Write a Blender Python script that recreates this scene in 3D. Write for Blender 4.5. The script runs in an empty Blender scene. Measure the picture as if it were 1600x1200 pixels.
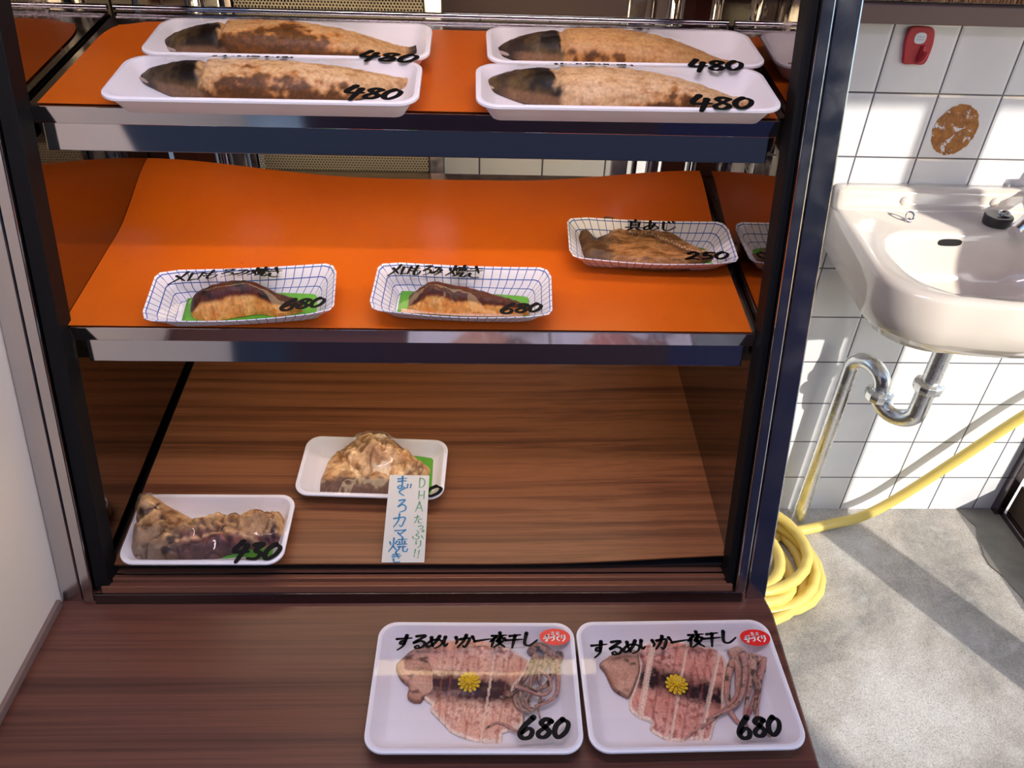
import bpy, bmesh, math, random
import numpy as np
from mathutils import Vector, Matrix, Euler, noise
C = bpy.context.scene.collection
R = math.radians
SC = bpy.context.scene
# ------------------------------------------------------------------ camera
F = 1225.0
PI_, YA, RO = R(36.638), R(-2.879), R(2.136)
fw = Vector((-math.sin(YA)*math.cos(PI_), math.cos(YA)*math.cos(PI_), -math.sin(PI_)))
rt0 = Vector((math.cos(YA), math.sin(YA), 0)); up0 = rt0.cross(fw)
rt = rt0*math.cos(RO)+up0*math.sin(RO); up = -rt0*math.sin(RO)+up0*math.cos(RO)
cam = bpy.data.cameras.new('camera'); co = bpy.data.objects.new('camera', cam); C.objects.link(co)
cam.sensor_width = 36; cam.lens = F*36/1600; cam.clip_start = 0.02
co.matrix_world = Matrix((rt, up, -fw)).transposed().to_4x4()
SC.camera = co
# ------------------------------------------------------------------ world, sun, exposure
SUN = Vector((-.483, .761, -.432)).normalized()          # direction the light travels
w = bpy.data.worlds.new('sky'); SC.world = w; w.use_nodes = True
nt = w.node_tree; nt.nodes.clear()
wo = nt.nodes.new('ShaderNodeOutputWorld'); bg = nt.nodes.new('ShaderNodeBackground'); sk = nt.nodes.new('ShaderNodeTexSky')
sk.sky_type = 'NISHITA'; sk.sun_disc = False; sk.sun_elevation = R(26); sk.sun_rotation = math.atan2(-SUN.x, -SUN.y)
sk.air_density = 1.0; sk.dust_density = .6; sk.ozone_density = 2.5
bg.inputs['Strength'].default_value = .40
nt.links.new(sk.outputs[0], bg.inputs[0]); nt.links.new(bg.outputs[0], wo.inputs[0])
sl = bpy.data.lights.new('sun', 'SUN'); so = bpy.data.objects.new('sun', sl); C.objects.link(so)
sl.energy = 5.6; sl.angle = R(.6); sl.color = (1, .96, .91)
so.rotation_euler = SUN.to_track_quat('-Z', 'Y').to_euler()
VS = SC.view_settings; SC.display_settings.display_device = 'sRGB'
VS.view_transform = 'Standard'; VS.look = 'None'; VS.gamma = 1; VS.use_curve_mapping = False; VS.exposure = 0.0
# ------------------------------------------------------------------ helpers
def lin(r, g, b):
    f = lambda c: (c/255)/12.92 if c/255 <= .04045 else ((c/255+.055)/1.055)**2.4
    return (f(r), f(g), f(b), 1)
def smooth(x, a, b):
    t = min(1, max(0, (x-a)/(b-a))) if a != b else float(x > a)
    return t*t*(3-2*t)
def mixc(a, b, t):
    t = min(1, max(0, t)); return tuple(a[i]*(1-t)+b[i]*t for i in range(3))+(1,)
def fbm(x, y, z=0, s=1, o=4):
    v = 0; a = .5
    for i in range(o):
        v += a*noise.noise(Vector((x*s, y*s, z*s))); s *= 2.03; a *= .5
    return v
def ray(u, v): return fw+rt*((u-800)/F)+up*((600-v)/F)
def loc(M, u, v, h=0.0):
    """the point of thing frame M at height h that the photo shows at pixel u, v"""
    Mi = M.inverted(); o = Mi@Vector((0, 0, 0)); d = (Mi.to_3x3()@ray(u, v)); t = (h-o.z)/d.z
    p = o+d*t; return p.x, p.y
def frame(x, y, z, tilt=0, rz=0):
    return Matrix.Translation((x, y, z))@Matrix.Rotation(R(tilt), 4, 'X')@Matrix.Rotation(R(rz), 4, 'Z')
def gain(c, g): return tuple(min(.92, q*g) for q in c[:3])+(1,)
class MB:
    def __init__(s): s.v = []; s.f = []; s.c = []
    def add(s, vs, fs, col=None):
        n = len(s.v); s.v += [tuple(p) for p in vs]; s.f += [tuple(n+i for i in f) for f in fs]
        s.c += [col if col else (1, 1, 1, 1)]*len(vs) if not isinstance(col, list) else col
        return s
    def box(s, x0, x1, y0, y1, z0, z1, M=None):
        vs = [Vector((x, y, z)) for z in (z0, z1) for y in (y0, y1) for x in (x0, x1)]
        if M: vs = [M@v for v in vs]
        return s.add(vs, [(0, 2, 3, 1), (4, 5, 7, 6), (0, 1, 5, 4), (2, 6, 7, 3), (0, 4, 6, 2), (1, 3, 7, 5)])
    def prism(s, poly, z0, z1, M=None):
        n = len(poly); vs = [Vector((x, y, z0)) for x, y in poly]+[Vector((x, y, z1)) for x, y in poly]
        if M: vs = [M@v for v in vs]
        return s.add(vs, [tuple(range(n))[::-1], tuple(range(n, 2*n))]+[(i, (i+1) % n, n+(i+1) % n, n+i) for i in range(n)])
    def tube(s, pts, r, n=12, cap=True):
        pts = [Vector(p) for p in pts]; rs = r if isinstance(r, (list, tuple)) else [r]*len(pts)
        rings = []; prev = None
        for i, p in enumerate(pts):
            d = (pts[min(i+1, len(pts)-1)]-pts[max(i-1, 0)]).normalized()
            if prev is None:
                a = d.orthogonal().normalized()
            else:
                a = (prev-d*prev.dot(d)); a = a.normalized() if a.length > 1e-6 else d.orthogonal().normalized()
            prev = a; b = d.cross(a)
            rings.append([p+(a*math.cos(2*math.pi*k/n)+b*math.sin(2*math.pi*k/n))*rs[i] for k in range(n)])
        vs = [q for ring in rings for q in ring]; fs = []
        for i in range(len(rings)-1):
            for k in range(n): fs.append((i*n+k, i*n+(k+1) % n, (i+1)*n+(k+1) % n, (i+1)*n+k))
        if cap: fs += [tuple(range(n))[::-1], tuple(range((len(rings)-1)*n, len(rings)*n))]
        return s.add(vs, fs)
    def lathe(s, prof, M=None, n=32):
        vs = []; fs = []
        for r, z in prof:
            for k in range(n):
                v = Vector((r*math.cos(2*math.pi*k/n), r*math.sin(2*math.pi*k/n), z)); vs.append(M@v if M else v)
        for i in range(len(prof)-1):
            for k in range(n): fs.append((i*n+k, i*n+(k+1) % n, (i+1)*n+(k+1) % n, (i+1)*n+k))
        fs += [tuple(range(n))[::-1], tuple(range((len(prof)-1)*n, len(prof)*n))]
        return s.add(vs, fs)
    def rings(s, rs, cap0=True, cap1=True):
        n = len(rs[0]); vs = [q for r_ in rs for q in r_]; fs = []
        for i in range(len(rs)-1):
            for k in range(n): fs.append((i*n+k, i*n+(k+1) % n, (i+1)*n+(k+1) % n, (i+1)*n+k))
        if cap0: fs.append(tuple(range(n))[::-1])
        if cap1: fs.append(tuple(range((len(rs)-1)*n, len(rs)*n)))
        return s.add(vs, fs)
    def build(s, name, mat, parent=None, M=None, sm=False, bevel=0, cols=False, fixn=True, seg=2):
        me = bpy.data.meshes.new(name); me.from_pydata(s.v, [], s.f); me.update()
        if cols:
            a = me.color_attributes.new('Col', 'FLOAT_COLOR', 'POINT')
            a.data.foreach_set('color', np.array(s.c, dtype=np.float32).ravel())
        if fixn:
            b = bmesh.new(); b.from_mesh(me); bmesh.ops.recalc_face_normals(b, faces=b.faces); b.to_mesh(me); b.free()
        if sm:
            for p in me.polygons: p.use_smooth = True
            if sm != 2 and hasattr(me, 'set_sharp_from_angle'): me.set_sharp_from_angle(angle=R(40))
        me.materials.append(mat)
        o = bpy.data.objects.new(name, me); C.objects.link(o)
        if parent: o.parent = parent
        if M is not None: o.matrix_world = M
        if bevel:
            m = o.modifiers.new('bevel', 'BEVEL'); m.width = bevel; m.segments = seg; m.limit_method = 'ANGLE'; m.angle_limit = R(40)
        return o
def tag(o, label=None, cat=None, group=None, kind=None):
    if label: o['label'] = label
    if cat: o['category'] = cat
    if group: o['group'] = group
    if kind: o['kind'] = kind
    return o
def thing(name, label, cat, M=None, group=None):
    o = bpy.data.objects.new(name, None); C.objects.link(o); o.empty_display_size = .02
    if M is not None: o.matrix_world = M
    return tag(o, label, cat, group)
def crom(pts, n=8, closed=False):
    P = [Vector(p) for p in pts]; out = []
    if len(P) == 2: return [P[0].lerp(P[1], i/n) for i in range(n+1)]
    m = len(P)
    for i in range(m if closed else m-1):
        if closed: a, b, c, d = P[(i-1) % m], P[i], P[(i+1) % m], P[(i+2) % m]
        else: a, b, c, d = P[max(i-1, 0)], P[i], P[i+1], P[min(i+2, m-1)]
        for k in range(n):
            t = k/n; out.append(.5*((2*b)+(c-a)*t+(2*a-5*b+4*c-d)*t*t+(3*b-a-3*c+d)*t**3))
    if not closed: out.append(P[-1])
    return out
# ------------------------------------------------------------------ materials
def mat(name, col=(.8, .8, .8, 1), rough=.5, metal=0, spec=.5, **k):
    m = bpy.data.materials.new(name); m.use_nodes = True; b = m.node_tree.nodes['Principled BSDF']
    if len(col) == 3: col = tuple(col)+(1,)
    b.inputs['Base Color'].default_value = col; b.inputs['Roughness'].default_value = rough
    b.inputs['Metallic'].default_value = metal; b.inputs['Specular IOR Level'].default_value = spec
    for a, v in k.items(): b.inputs[a.replace('_', ' ')].default_value = v
    return m
def N(m, t, **k):
    n = m.node_tree.nodes.new(t)
    for a, v in k.items():
        if a.startswith('i_'): n.inputs[a[2:].replace('_', ' ')].default_value = v
        else: setattr(n, a, v)
    return n
def L(m, a, b): m.node_tree.links.new(a, b)
def bsdf(m): return m.node_tree.nodes['Principled BSDF']
def coords(m, scale=(1, 1, 1), kind='Object', rot=(0, 0, 0)):
    t = N(m, 'ShaderNodeTexCoord'); mp = N(m, 'ShaderNodeMapping'); mp.inputs['Scale'].default_value = scale; mp.inputs['Rotation'].default_value = rot
    L(m, t.outputs[kind], mp.inputs[0]); return mp.outputs[0]
def ramp(m, fac, stops):
    r = N(m, 'ShaderNodeValToRGB'); e = r.color_ramp.elements
    while len(e) < len(stops): e.new(.5)
    for i, (p, c) in enumerate(stops): e[i].position = p; e[i].color = c
    L(m, fac, r.inputs[0]); return r.outputs[0]
def noi(m, vec, scale, detail=5, rough=.6, dist=0):
    n = N(m, 'ShaderNodeTexNoise'); n.inputs['Scale'].default_value = scale; n.inputs['Detail'].default_value = detail
    n.inputs['Roughness'].default_value = rough; n.inputs['Distortion'].default_value = dist
    if vec is not None: L(m, vec, n.inputs['Vector'])
    return n.outputs['Fac']
def bump(m, h, s=.3, d=.001):
    b = N(m, 'ShaderNodeBump'); b.inputs['Strength'].default_value = s; b.inputs['Distance'].default_value = d
    L(m, h, b.inputs['Height']); L(m, b.outputs[0], bsdf(m).inputs['Normal']); return b
def mix(m, fac, a, b, bt='MIX'):
    x = N(m, 'ShaderNodeMix'); x.data_type = 'RGBA'; x.blend_type = bt
    for i, v in ((0, fac), (6, a), (7, b)):
        if hasattr(v, 'links') or hasattr(v, 'is_linked'): L(m, v, x.inputs[i])
        else: x.inputs[i].default_value = v
    return x.outputs[2]
def math_(m, op, a, b=None, c=None):
    x = N(m, 'ShaderNodeMath'); x.operation = op
    for i, v in enumerate((a, b, c)):
        if v is None: continue
        if isinstance(v, (int, float)): x.inputs[i].default_value = v
        else: L(m, v, x.inputs[i])
    return x.outputs[0]
def wood(name, c0, c1, c2, rough=.4, sx=1.6, sy=34, ang=0, warp=.0):
    m = mat(name, rough=rough)
    v = coords(m, (sx, sy, sy), rot=(0, 0, ang))
    n1 = noi(m, v, 1.6, 7, .62, .35)
    v2 = coords(m, (sx*1.2, sy*5, sy*5), rot=(0, 0, ang)); n2 = noi(m, v2, 2.2, 4, .7)
    s = math_(m, 'ADD', math_(m, 'MULTIPLY', n1, .72), math_(m, 'MULTIPLY', n2, .28))
    c = ramp(m, s, [(.36, c0), (.47, c1), (.54, c2), (.62, c1), (.7, c2)])
    L(m, c, bsdf(m).inputs['Base Color']); bump(m, n2, .12, .0006)
    return m
M_ = {}
M_['counter'] = wood('counter_laminate', lin(58, 31, 24), lin(88, 50, 40), lin(104, 62, 48), .36, .6, 26)
M_['board'] = wood('wood_grain_board', lin(82, 43, 25), lin(118, 69, 40), lin(138, 86, 52), .42, .55, 46)
M_['chrome'] = mat('polished_steel', (.62, .6, .62), .07, 1)
def brushed(name, col, r0):
    m = mat(name, col, r0, 1); v = coords(m, (3, 3, 3)); n = noi(m, v, 9, 6, .7)
    L(m, ramp(m, n, [(.3, (r0*.6,)*3+(1,)), (.75, (r0*2.2,)*3+(1,))]), bsdf(m).inputs['Roughness']); return m
M_['steel'] = brushed('worn_steel', (.55, .53, .54), .12)
M_['dark_steel'] = brushed('dark_steel', (.16, .14, .15), .14)
M_['bronze'] = mat('bronze_rail', lin(142, 94, 74), .3, .35)
M_['rubber'] = mat('black_rubber', (.004, .004, .005), .55, spec=.2)
M_['black_metal'] = mat('black_bracket', (.012, .011, .012), .4, 0)
m = mat('tinted_mirror', (.30, .27, .27), .03, 1); v = coords(m, (4, 4, 4)); n = noi(m, v, 14, 7, .75, .5)
L(m, ramp(m, n, [(.5, (.02,)*3+(1,)), (.78, (.35,)*3+(1,))]), bsdf(m).inputs['Roughness']); M_['mirror'] = m
def foam():
    m = mat('white_foam', lin(240, 236, 240), .42, spec=.35); v = coords(m, (1, 1, 1)); vo = N(m, 'ShaderNodeTexVoronoi'); vo.inputs['Scale'].default_value = 900
    L(m, v, vo.inputs['Vector']); bump(m, vo.outputs['Distance'], .06, .0003); return m
M_['foam'] = foam()
def film(bs, fac, rg):
    m = bpy.data.materials.new('stretch_film'); m.use_nodes = True; t = m.node_tree; t.nodes.clear()
    o = t.nodes.new('ShaderNodeOutputMaterial'); mx = t.nodes.new('ShaderNodeMixShader'); tr = t.nodes.new('ShaderNodeBsdfTransparent'); gl = t.nodes.new('ShaderNodeBsdfGlossy')
    fr = t.nodes.new('ShaderNodeFresnel'); fr.inputs['IOR'].default_value = 1.5; gl.inputs['Roughness'].default_value = rg; gl.inputs['Color'].default_value = (.9, .9, .9, 1)
    tr.inputs['Color'].default_value = (.97, .97, .97, 1)
    mu = t.nodes.new('ShaderNodeMath'); mu.operation = 'MULTIPLY'; mu.inputs[1].default_value = fac
    t.links.new(fr.outputs[0], mu.inputs[0]); t.links.new(mu.outputs[0], mx.inputs[0])
    t.links.new(tr.outputs[0], mx.inputs[1]); t.links.new(gl.outputs[0], mx.inputs[2]); t.links.new(mx.outputs[0], o.inputs[0])
    tc = t.nodes.new('ShaderNodeTexCoord'); mp = t.nodes.new('ShaderNodeMapping'); mp.inputs['Scale'].default_value = (60, 9, 30); mp.inputs['Rotation'].default_value = (0, 0, .35)
    n = t.nodes.new('ShaderNodeTexNoise'); n.inputs['Scale'].default_value = 1.0; n.inputs['Detail'].default_value = 3
    b = t.nodes.new('ShaderNodeBump'); b.inputs['Strength'].default_value = bs; b.inputs['Distance'].default_value = .002
    t.links.new(tc.outputs['Object'], mp.inputs[0]); t.links.new(mp.outputs[0], n.inputs['Vector']); t.links.new(n.outputs['Fac'], b.inputs['Height'])
    t.links.new(b.outputs[0], gl.inputs['Normal']); return m
M_['film'] = film(.9, .42, .035); M_['taut_film'] = film(.08, .8, .035)
M_['ink'] = mat('black_marker', (.003, .003, .004), .6, spec=.15)
M_['red'] = mat('red_sticker', lin(215, 30, 30), .35)
M_['white_print'] = mat('white_print', (.85, .83, .8), .5)
M_['green'] = mat('green_sheet', lin(92, 170, 48), .5)
m = M_['green']; bump(m, noi(m, coords(m), 700, 2), .15, .0004)
def vcol(name, rough=.4, bs=.3, bscale=260, spec=.5, coat=0, sss=0):
    m = mat(name, rough=rough, spec=spec); a = N(m, 'ShaderNodeVertexColor'); a.layer_name = 'Col'
    n = noi(m, coords(m), bscale, 5, .65)
    c = mix(m, .4, a.outputs['Color'], ramp(m, n, [(.32, (.45, .4, .38, 1)), (.68, (1.5, 1.5, 1.5, 1))]), 'MULTIPLY')
    L(m, c, bsdf(m).inputs['Base Color']); bump(m, n, bs, .0008)
    if coat: bsdf(m).inputs['Coat Weight'].default_value = coat; bsdf(m).inputs['Coat Roughness'].default_value = .15
    return m
M_['fish'] = vcol('grilled_fish', .42, .45, 300, spec=.28)
M_['squid'] = vcol('dried_squid', .45, .25, 420, spec=.25)
M_['tuna'] = vcol('grilled_tuna', .42, .55, 180, spec=.28)
def orange():
    m = mat('orange_sheet', lin(212, 98, 14), .33); v = coords(m, (1, 1, 1)); n = noi(m, v, 5, 6, .6)
    n2 = noi(m, v, 60, 3, .8)
    L(m, mix(m, ramp(m, n2, [(.66, (0, 0, 0, 1)), (.74, (.5, .5, .5, 1))]), ramp(m, n, [(.3, lin(196, 88, 12)), (.7, lin(212, 102, 16))]), lin(180, 62, 12)), bsdf(m).inputs['Base Color'])
    bump(m, n, .12, .004); return m
M_['orange'] = orange()
def grid_mat():
    # white paper printed with a blue line grid
    m = mat('blue_grid_paper', (.86, .83, .88), .45); t = N(m, 'ShaderNodeUVMap'); t.uv_map = 'UVMap'; s = N(m, 'ShaderNodeSeparateXYZ'); L(m, t.outputs[0], s.inputs[0])
    def ln(o, w_): return math_(m, 'LESS_THAN', math_(m, 'ABSOLUTE', math_(m, 'SUBTRACT', math_(m, 'FRACT', o), .5)), w_)
    a = ln(s.outputs[0], .05); b = ln(s.outputs[1], .05)
    L(m, mix(m, math_(m, 'MAXIMUM', a, b), (.86, .83, .88, 1), lin(34, 88, 170)), bsdf(m).inputs['Base Color']); return m
M_['grid'] = grid_mat()
M_['porcelain'] = mat('cream_porcelain', lin(232, 222, 208), .12, spec=.6, Coat_Weight=.5, Coat_Roughness=.05)
M_['pipe'] = brushed('galvanised_pipe', (.82, .83, .82), .2)
M_['hose'] = mat('yellow_hose', lin(234, 208, 112), .34, Subsurface_Weight=.15, Subsurface_Radius=(.01, .008, .003))
def concrete():
    m = mat('concrete', rough=.85); v = coords(m); n1 = noi(m, v, 3.2, 10, .68, .3); n2 = noi(m, v, 190, 4, .7); n3 = noi(m, v, 9, 8, .7, .8)
    c = ramp(m, n1, [(.34, lin(150, 148, 142)), (.48, lin(196, 189, 178)), (.62, lin(224, 220, 212))])
    c = mix(m, .75, c, ramp(m, noi(m, v, 420, 3, .8), [(.34, (.35, .34, .33, 1)), (.48, (.85, .85, .85, 1)), (.62, (1.12, 1.12, 1.12, 1))]), 'MULTIPLY')
    c = mix(m, ramp(m, n3, [(.55, (0, 0, 0, 1)), (.68, (.55, .55, .55, 1))]), c, lin(208, 206, 200))
    L(m, c, bsdf(m).inputs['Base Color']); bump(m, math_(m, 'ADD', n2, math_(m, 'MULTIPLY', n3, .6)), .5, .003); return m
M_['concrete'] = concrete()
TS, TX, TZ, WY = .11, .6555, -.3738, 1.3255
def tile():
    m = mat('white_tile', rough=.12, spec=.6, Coat_Weight=.3, Coat_Roughness=.04)
    g = N(m, 'ShaderNodeNewGeometry'); s = N(m, 'ShaderNodeSeparateXYZ'); L(m, g.outputs['Position'], s.inputs[0])
    def cell(o, off):
        f = math_(m, 'FRACT', math_(m, 'DIVIDE', math_(m, 'SUBTRACT', o, off-50*TS), TS))
        return math_(m, 'MINIMUM', f, math_(m, 'SUBTRACT', 1.0, f))
    e = math_(m, 'MINIMUM', cell(s.outputs[0], TX), cell(s.outputs[2], TZ))
    v = coords(m, (1, 1, 1)); n = noi(m, v, 6, 4)
    tc = ramp(m, n, [(.3, lin(226, 228, 232)), (.7, lin(240, 240, 240))])
    L(m, mix(m, math_(m, 'LESS_THAN', e, .0135), tc, lin(96, 96, 104)), bsdf(m).inputs['Base Color'])
    h = math_(m, 'MINIMUM', e, .05)
    b = bump(m, math_(m, 'ADD', h, math_(m, 'MULTIPLY', n, .012)), .8, .02)
    return m
M_['tile'] = tile()
M_['wallwhite'] = mat('white_panel', lin(226, 212, 200), .45)
M_['trimbrown'] = mat('brown_trim', lin(112, 92, 90), .5)
m = mat('reed_blind', rough=.6); v = coords(m, (260, 4, 2)); n = noi(m, v, 1, 3, .6)
L(m, ramp(m, n, [(.3, lin(58, 34, 22)), (.5, lin(150, 104, 70)), (.62, lin(196, 158, 116))]), bsdf(m).inputs['Base Color']); M_['reed'] = m
M_['street'] = mat('street_facade_paint', lin(44, 42, 58), .7)
M_['navy'] = mat('navy_board', lin(24, 34, 84), .6)  # for the added board behind the camera
M_['awning'] = mat('awning_sheet', lin(120, 96, 122), .7)
def emis(name, col, s):
    m = bpy.data.materials.new(name); m.use_nodes = True; b = bsdf(m); b.inputs['Base Color'].default_value = (.8, .8, .8, 1)
    b.inputs['Emission Color'].default_value = col; b.inputs['Emission Strength'].default_value = s; return m
M_['tube_warm'] = emis('warm_tube', (1, .78, .44, 1), 7.8); M_['tube_low'] = emis('low_tube', (1, .80, .50, 1), 12.0)
M_['fill_pink'] = emis('pink_fill_tube', (1, .76, .80, 1), 56.0)  # for the added lamp over the counter
FLOOR = -1.358
CT = -.80
# ------------------------------------------------------------------ the setting
def struct(name, mb, m, **k):
    o = mb.build(name, m, **k); o['kind'] = 'structure'; return o
struct('floor', MB().box(-5, 5, -6, WY, FLOOR-.05, FLOOR), M_['concrete'])
struct('wall_back', MB().box(-2.2, 1.9, WY, WY+.08, FLOOR-.05, 1.0), M_['tile'])
struct('trim_1', MB().box(-.9, 1.9, WY-.028, WY, -.262, -.234), M_['trimbrown'], bevel=.002)
bl = MB(); random.seed(4); x = -.9
while x < 1.9:
    r = random.uniform(.0022, .0034); dx = random.uniform(-.004, .004)
    bl.tube([(x, WY-.012, -.231), (x+dx, WY-.012+random.uniform(-.002, .002), .25)], r, 6); x += r*2.02
tag(bl.build('reed_blind', M_['reed'], sm=True), 'brown reed blind hanging above the tiled wall over the brown rail', 'blind')
# smooth threshold strip by the door, jagged towards the rough concrete
random.seed(7); ys = [WY-.001-i*.03 for i in range(36)]
poly = [(1.272, ys[0])]+[(1.17+.012*math.sin(i*.9)+random.uniform(-.006, .006), y) for i, y in enumerate(ys)]+[(1.272, ys[-1])]
m = mat('smooth_cement', rough=.6); n = noi(m, coords(m), 9, 8, .7); L(m, ramp(m, n, [(.3, lin(112, 110, 104)), (.7, lin(150, 146, 138))]), bsdf(m).inputs['Base Color']); bump(m, n, .2, .002)
struct('trim_2', MB().prism(poly[::-1], FLOOR-.01, FLOOR+.003), m)
d = thing('door_1', None, None); d['kind'] = 'structure'
db = MB().box(1.25, 1.272, WY-.022, WY, FLOOR, .9).box(1.262, 1.30, -.6, WY-.022, FLOOR, FLOOR+.018)
db.build('door_frame', M_['dark_steel'], d, bevel=.002)
MB().box(1.275, 1.290, -.6, WY-.023, FLOOR+.018, FLOOR+.10).build('kick_plate', mat('brown_kick_plate', lin(74, 60, 48), .35, .3), d, bevel=.002)
m = bpy.data.materials.new('door_glass'); m.use_nodes = True; t = m.node_tree; t.nodes.clear()
o_ = t.nodes.new('ShaderNodeOutputMaterial'); a_ = t.nodes.new('ShaderNodeBsdfTransparent'); g_ = t.nodes.new('ShaderNodeBsdfGlossy'); x_ = t.nodes.new('ShaderNodeMixShader')
a_.inputs[0].default_value = (.93, .92, .9, 1); g_.inputs['Roughness'].default_value = .03; x_.inputs[0].default_value = .07
t.links.new(a_.outputs[0], x_.inputs[1]); t.links.new(g_.outputs[0], x_.inputs[2]); t.links.new(x_.outputs[0], o_.inputs[0]); M_['glass'] = m
MB().box(1.280, 1.284, -.6, WY-.024, FLOOR+.10, .9).build('glass_pane', m, d)
# the white partition on the left of the counter
wlp = [(1.16, FLOOR), (.0, FLOOR), (.0, -.80), (.02, -.56), (.06, -.49), (.2, -.40), (.43, -.27), (.60, -.14), (.72, .0), (.80, .3), (1.16, .3)]
wb = MB(); vs = [(-.509, y, z) for y, z in wlp]+[(-.56, y, z) for y, z in wlp]; nq = len(wlp)
wb.add(vs, [tuple(range(nq)), tuple(range(nq, 2*nq))[::-1]]+[(i, (i+1) % nq, nq+(i+1) % nq, nq+i) for i in range(nq)])
wl = struct('wall_left', wb, M_['wallwhite'], bevel=.002)
struct('trim_3', MB().box(-.5095, -.504, .27, .618, CT, CT+.011), mat('grey_brown_bead', lin(120, 98, 92), .5), bevel=.001)
MB().lathe([(0, 0), (.0022, 0), (.002, .001), (0, .0012)], Matrix.Translation((-.509, .60, -.595))@Matrix.Rotation(R(90), 4, 'Y'), 12).build('screw_head', M_['black_metal'], wl)
# added out of view for shade and reflections: facade, boards; over the sink: awning and its post
struct('wall_front', MB().box(-5, 3.01, -3.1, -3.0, FLOOR, 2.3), M_['street'])  # unseen building added to keep the sun off counter and case
struct('unseen_board_1', MB().box(.50, 1.30, -.45, -.42, FLOOR, -.25), M_['navy'])  # unseen board added so the right post reflects navy
struct('unseen_board_2', MB().box(-.50, .499, -.45, -.42, FLOOR, -.25), mat('plum_board', lin(52, 34, 52), .6))  # unseen board added to darken what the shelf lips reflect
struct('ceiling', MB().box(.45, 2.3, -.3, WY, .526, .55), M_['awning'])
tag(MB().lathe([(.055, FLOOR), (.055, .526)], Matrix.Translation((1.466, .3, 0))).build('awning_post', M_['steel'], sm=True), 'round steel post carrying the awning right of the sink', 'post')
# ------------------------------------------------------------------ counter and display case
cx1 = .366
cpoly = [(-.509, .26), (cx1-.014, .26), (cx1, .60), (cx1-.004, .628), (cx1-.012, .64), (-.509, .64)]
ctr = thing('shop_counter', 'dark brown wood grain counter ledge in front of the display case', 'counter')
MB().prism(cpoly, CT-.03, CT).build('counter_top', M_['counter'], ctr, bevel=.003)
MB().box(-.50, .335, .30, .66, FLOOR, CT-.031).build('base', M_['counter'], ctr)
XL, XR = -.456, .314
LT = 15.5
FR = Matrix.Translation((0, .63, -.775))@Matrix.Rotation(-R(LT), 4, 'X')      # local y goes into the case, z up along the slanted front
case = thing('display_case', 'steel framed glass display case with mirrored sides above the counter', 'display case', Matrix.Translation((-.07, .85, CT)))
H = .92
def part(name, mb, m, parent=case, **k): return mb.build(name, m, parent, M=Matrix(), **k)
part('post', MB().box(.3365, .362, 0, .035, -.026, H, FR), M_['steel'], bevel=.002)
part('post', MB().box(.321, .3335, -.004, .03, -.014, H, FR).box(.333, .337, .006, .03, -.026, H, FR), M_['steel'], bevel=.0015)
part('rubber_strip', MB().box(.311, .3205, .004, .03, -.008, H, FR), M_['rubber'], bevel=.001)
part('post', MB().box(-.508, -.483, 0, .035, -.026, H, FR), M_['steel'], bevel=.002)
part('post', MB().box(-.480, -.467, -.004, .03, -.024, H, FR).box(-.4835, -.4795, .004, .03, -.026, H, FR), M_['steel'], bevel=.0015)
part('rubber_strip', MB().box(-.466, -.449, .002, .03, -.008, H, FR), M_['rubber'], bevel=.001)
# sliding rails of the sill
part('sill', MB().box(-.48, .335, -.002, .033, -.028, -.016, FR), M_['bronze'], bevel=.001)
part('sill_rail', MB().box(-.466, .331, -.004, .000, -.028, -.013, FR), M_['dark_steel'], bevel=.001)
part('sill_rail', MB().box(-.458, .318, .000, .0095, -.016, -.0045, FR), M_['bronze'], bevel=.0008)
part('sill_rail', MB().box(-.458, .316, .0125, .021, -.016, -.0015, FR), M_['bronze'], bevel=.0006)
part('sill_rail', MB().box(-.455, .312, .0235, .040, -.016, -.0012, FR), M_['bronze'], bevel=.0008)
part('sill_rail', MB().box(-.455, .312, .0222, .0232, -.016, -.0005, FR), M_['dark_steel'], bevel=.0008)
YB = 1.13
side = [(.650, CT), (YB, CT), (YB, .08), (.889, .08)]
def sidepanel(x0, x1):
    mb = MB(); vs = [(x0, y, z) for y, z in side]+[(x1, y, z) for y, z in side]
    return mb.add(vs, [(0, 1, 2, 3), (7, 6, 5, 4)]+[(i, (i+1) % 4, 4+(i+1) % 4, 4+i) for i in range(4)])
part('side_mirror', sidepanel(XL-.006, XL), M_['mirror'])
part('side_mirror', sidepanel(XR, XR+.005), M_['mirror'])
part('side_wall', sidepanel(XL-.05, XL-.007), M_['dark_steel'])
part('side_wall', sidepanel(XR+.006, XR+.044), M_['dark_steel'])
part('base', MB().box(XL-.05, XR+.044, .665, YB+.02, FLOOR, -.812), M_['dark_steel'])
part('top_panel', MB().box(XL-.05, XR+.05, .80, YB+.02, .08, .11), M_['dark_steel'])
# back: stiles, dark glass and perforated panels; one bay is open to the tiled wall
def bar(name, x0, x1, m, d=.012, y=YB): return part(name, MB().box(x0, x1, y, y+d, CT, .08), m, bevel=.002)
for x0, x1 in ((-.366, -.345), (-.078, -.055), (.193, .218), (.318-.010, .314)): bar('back_stile', x0, x1, M_['steel'])
for x0, x1 in ((-.340, -.330), (.225, .232)): bar('back_stile', x0, x1, M_['dark_steel'])
for x in (-.381, .258): part('back_pipe', MB().tube([(x, YB+.015, CT), (x, YB+.015, .08)], .010, 20), M_['chrome'], sm=True)
redglass = mat('dark_red_panel', lin(52, 26, 24), .15)
part('dark_panel', MB().box(-.452, -.392, YB+.006, YB+.010, CT, .08).box(-.424, -.421, YB+.002, YB+.006, CT, .08), redglass)
part('dark_panel', MB().box(.270, .306, YB+.006, YB+.010, CT, .08), redglass)
m = mat('perforated_steel', (.26, .23, .19), .35, .7); v = coords(m)
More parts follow.
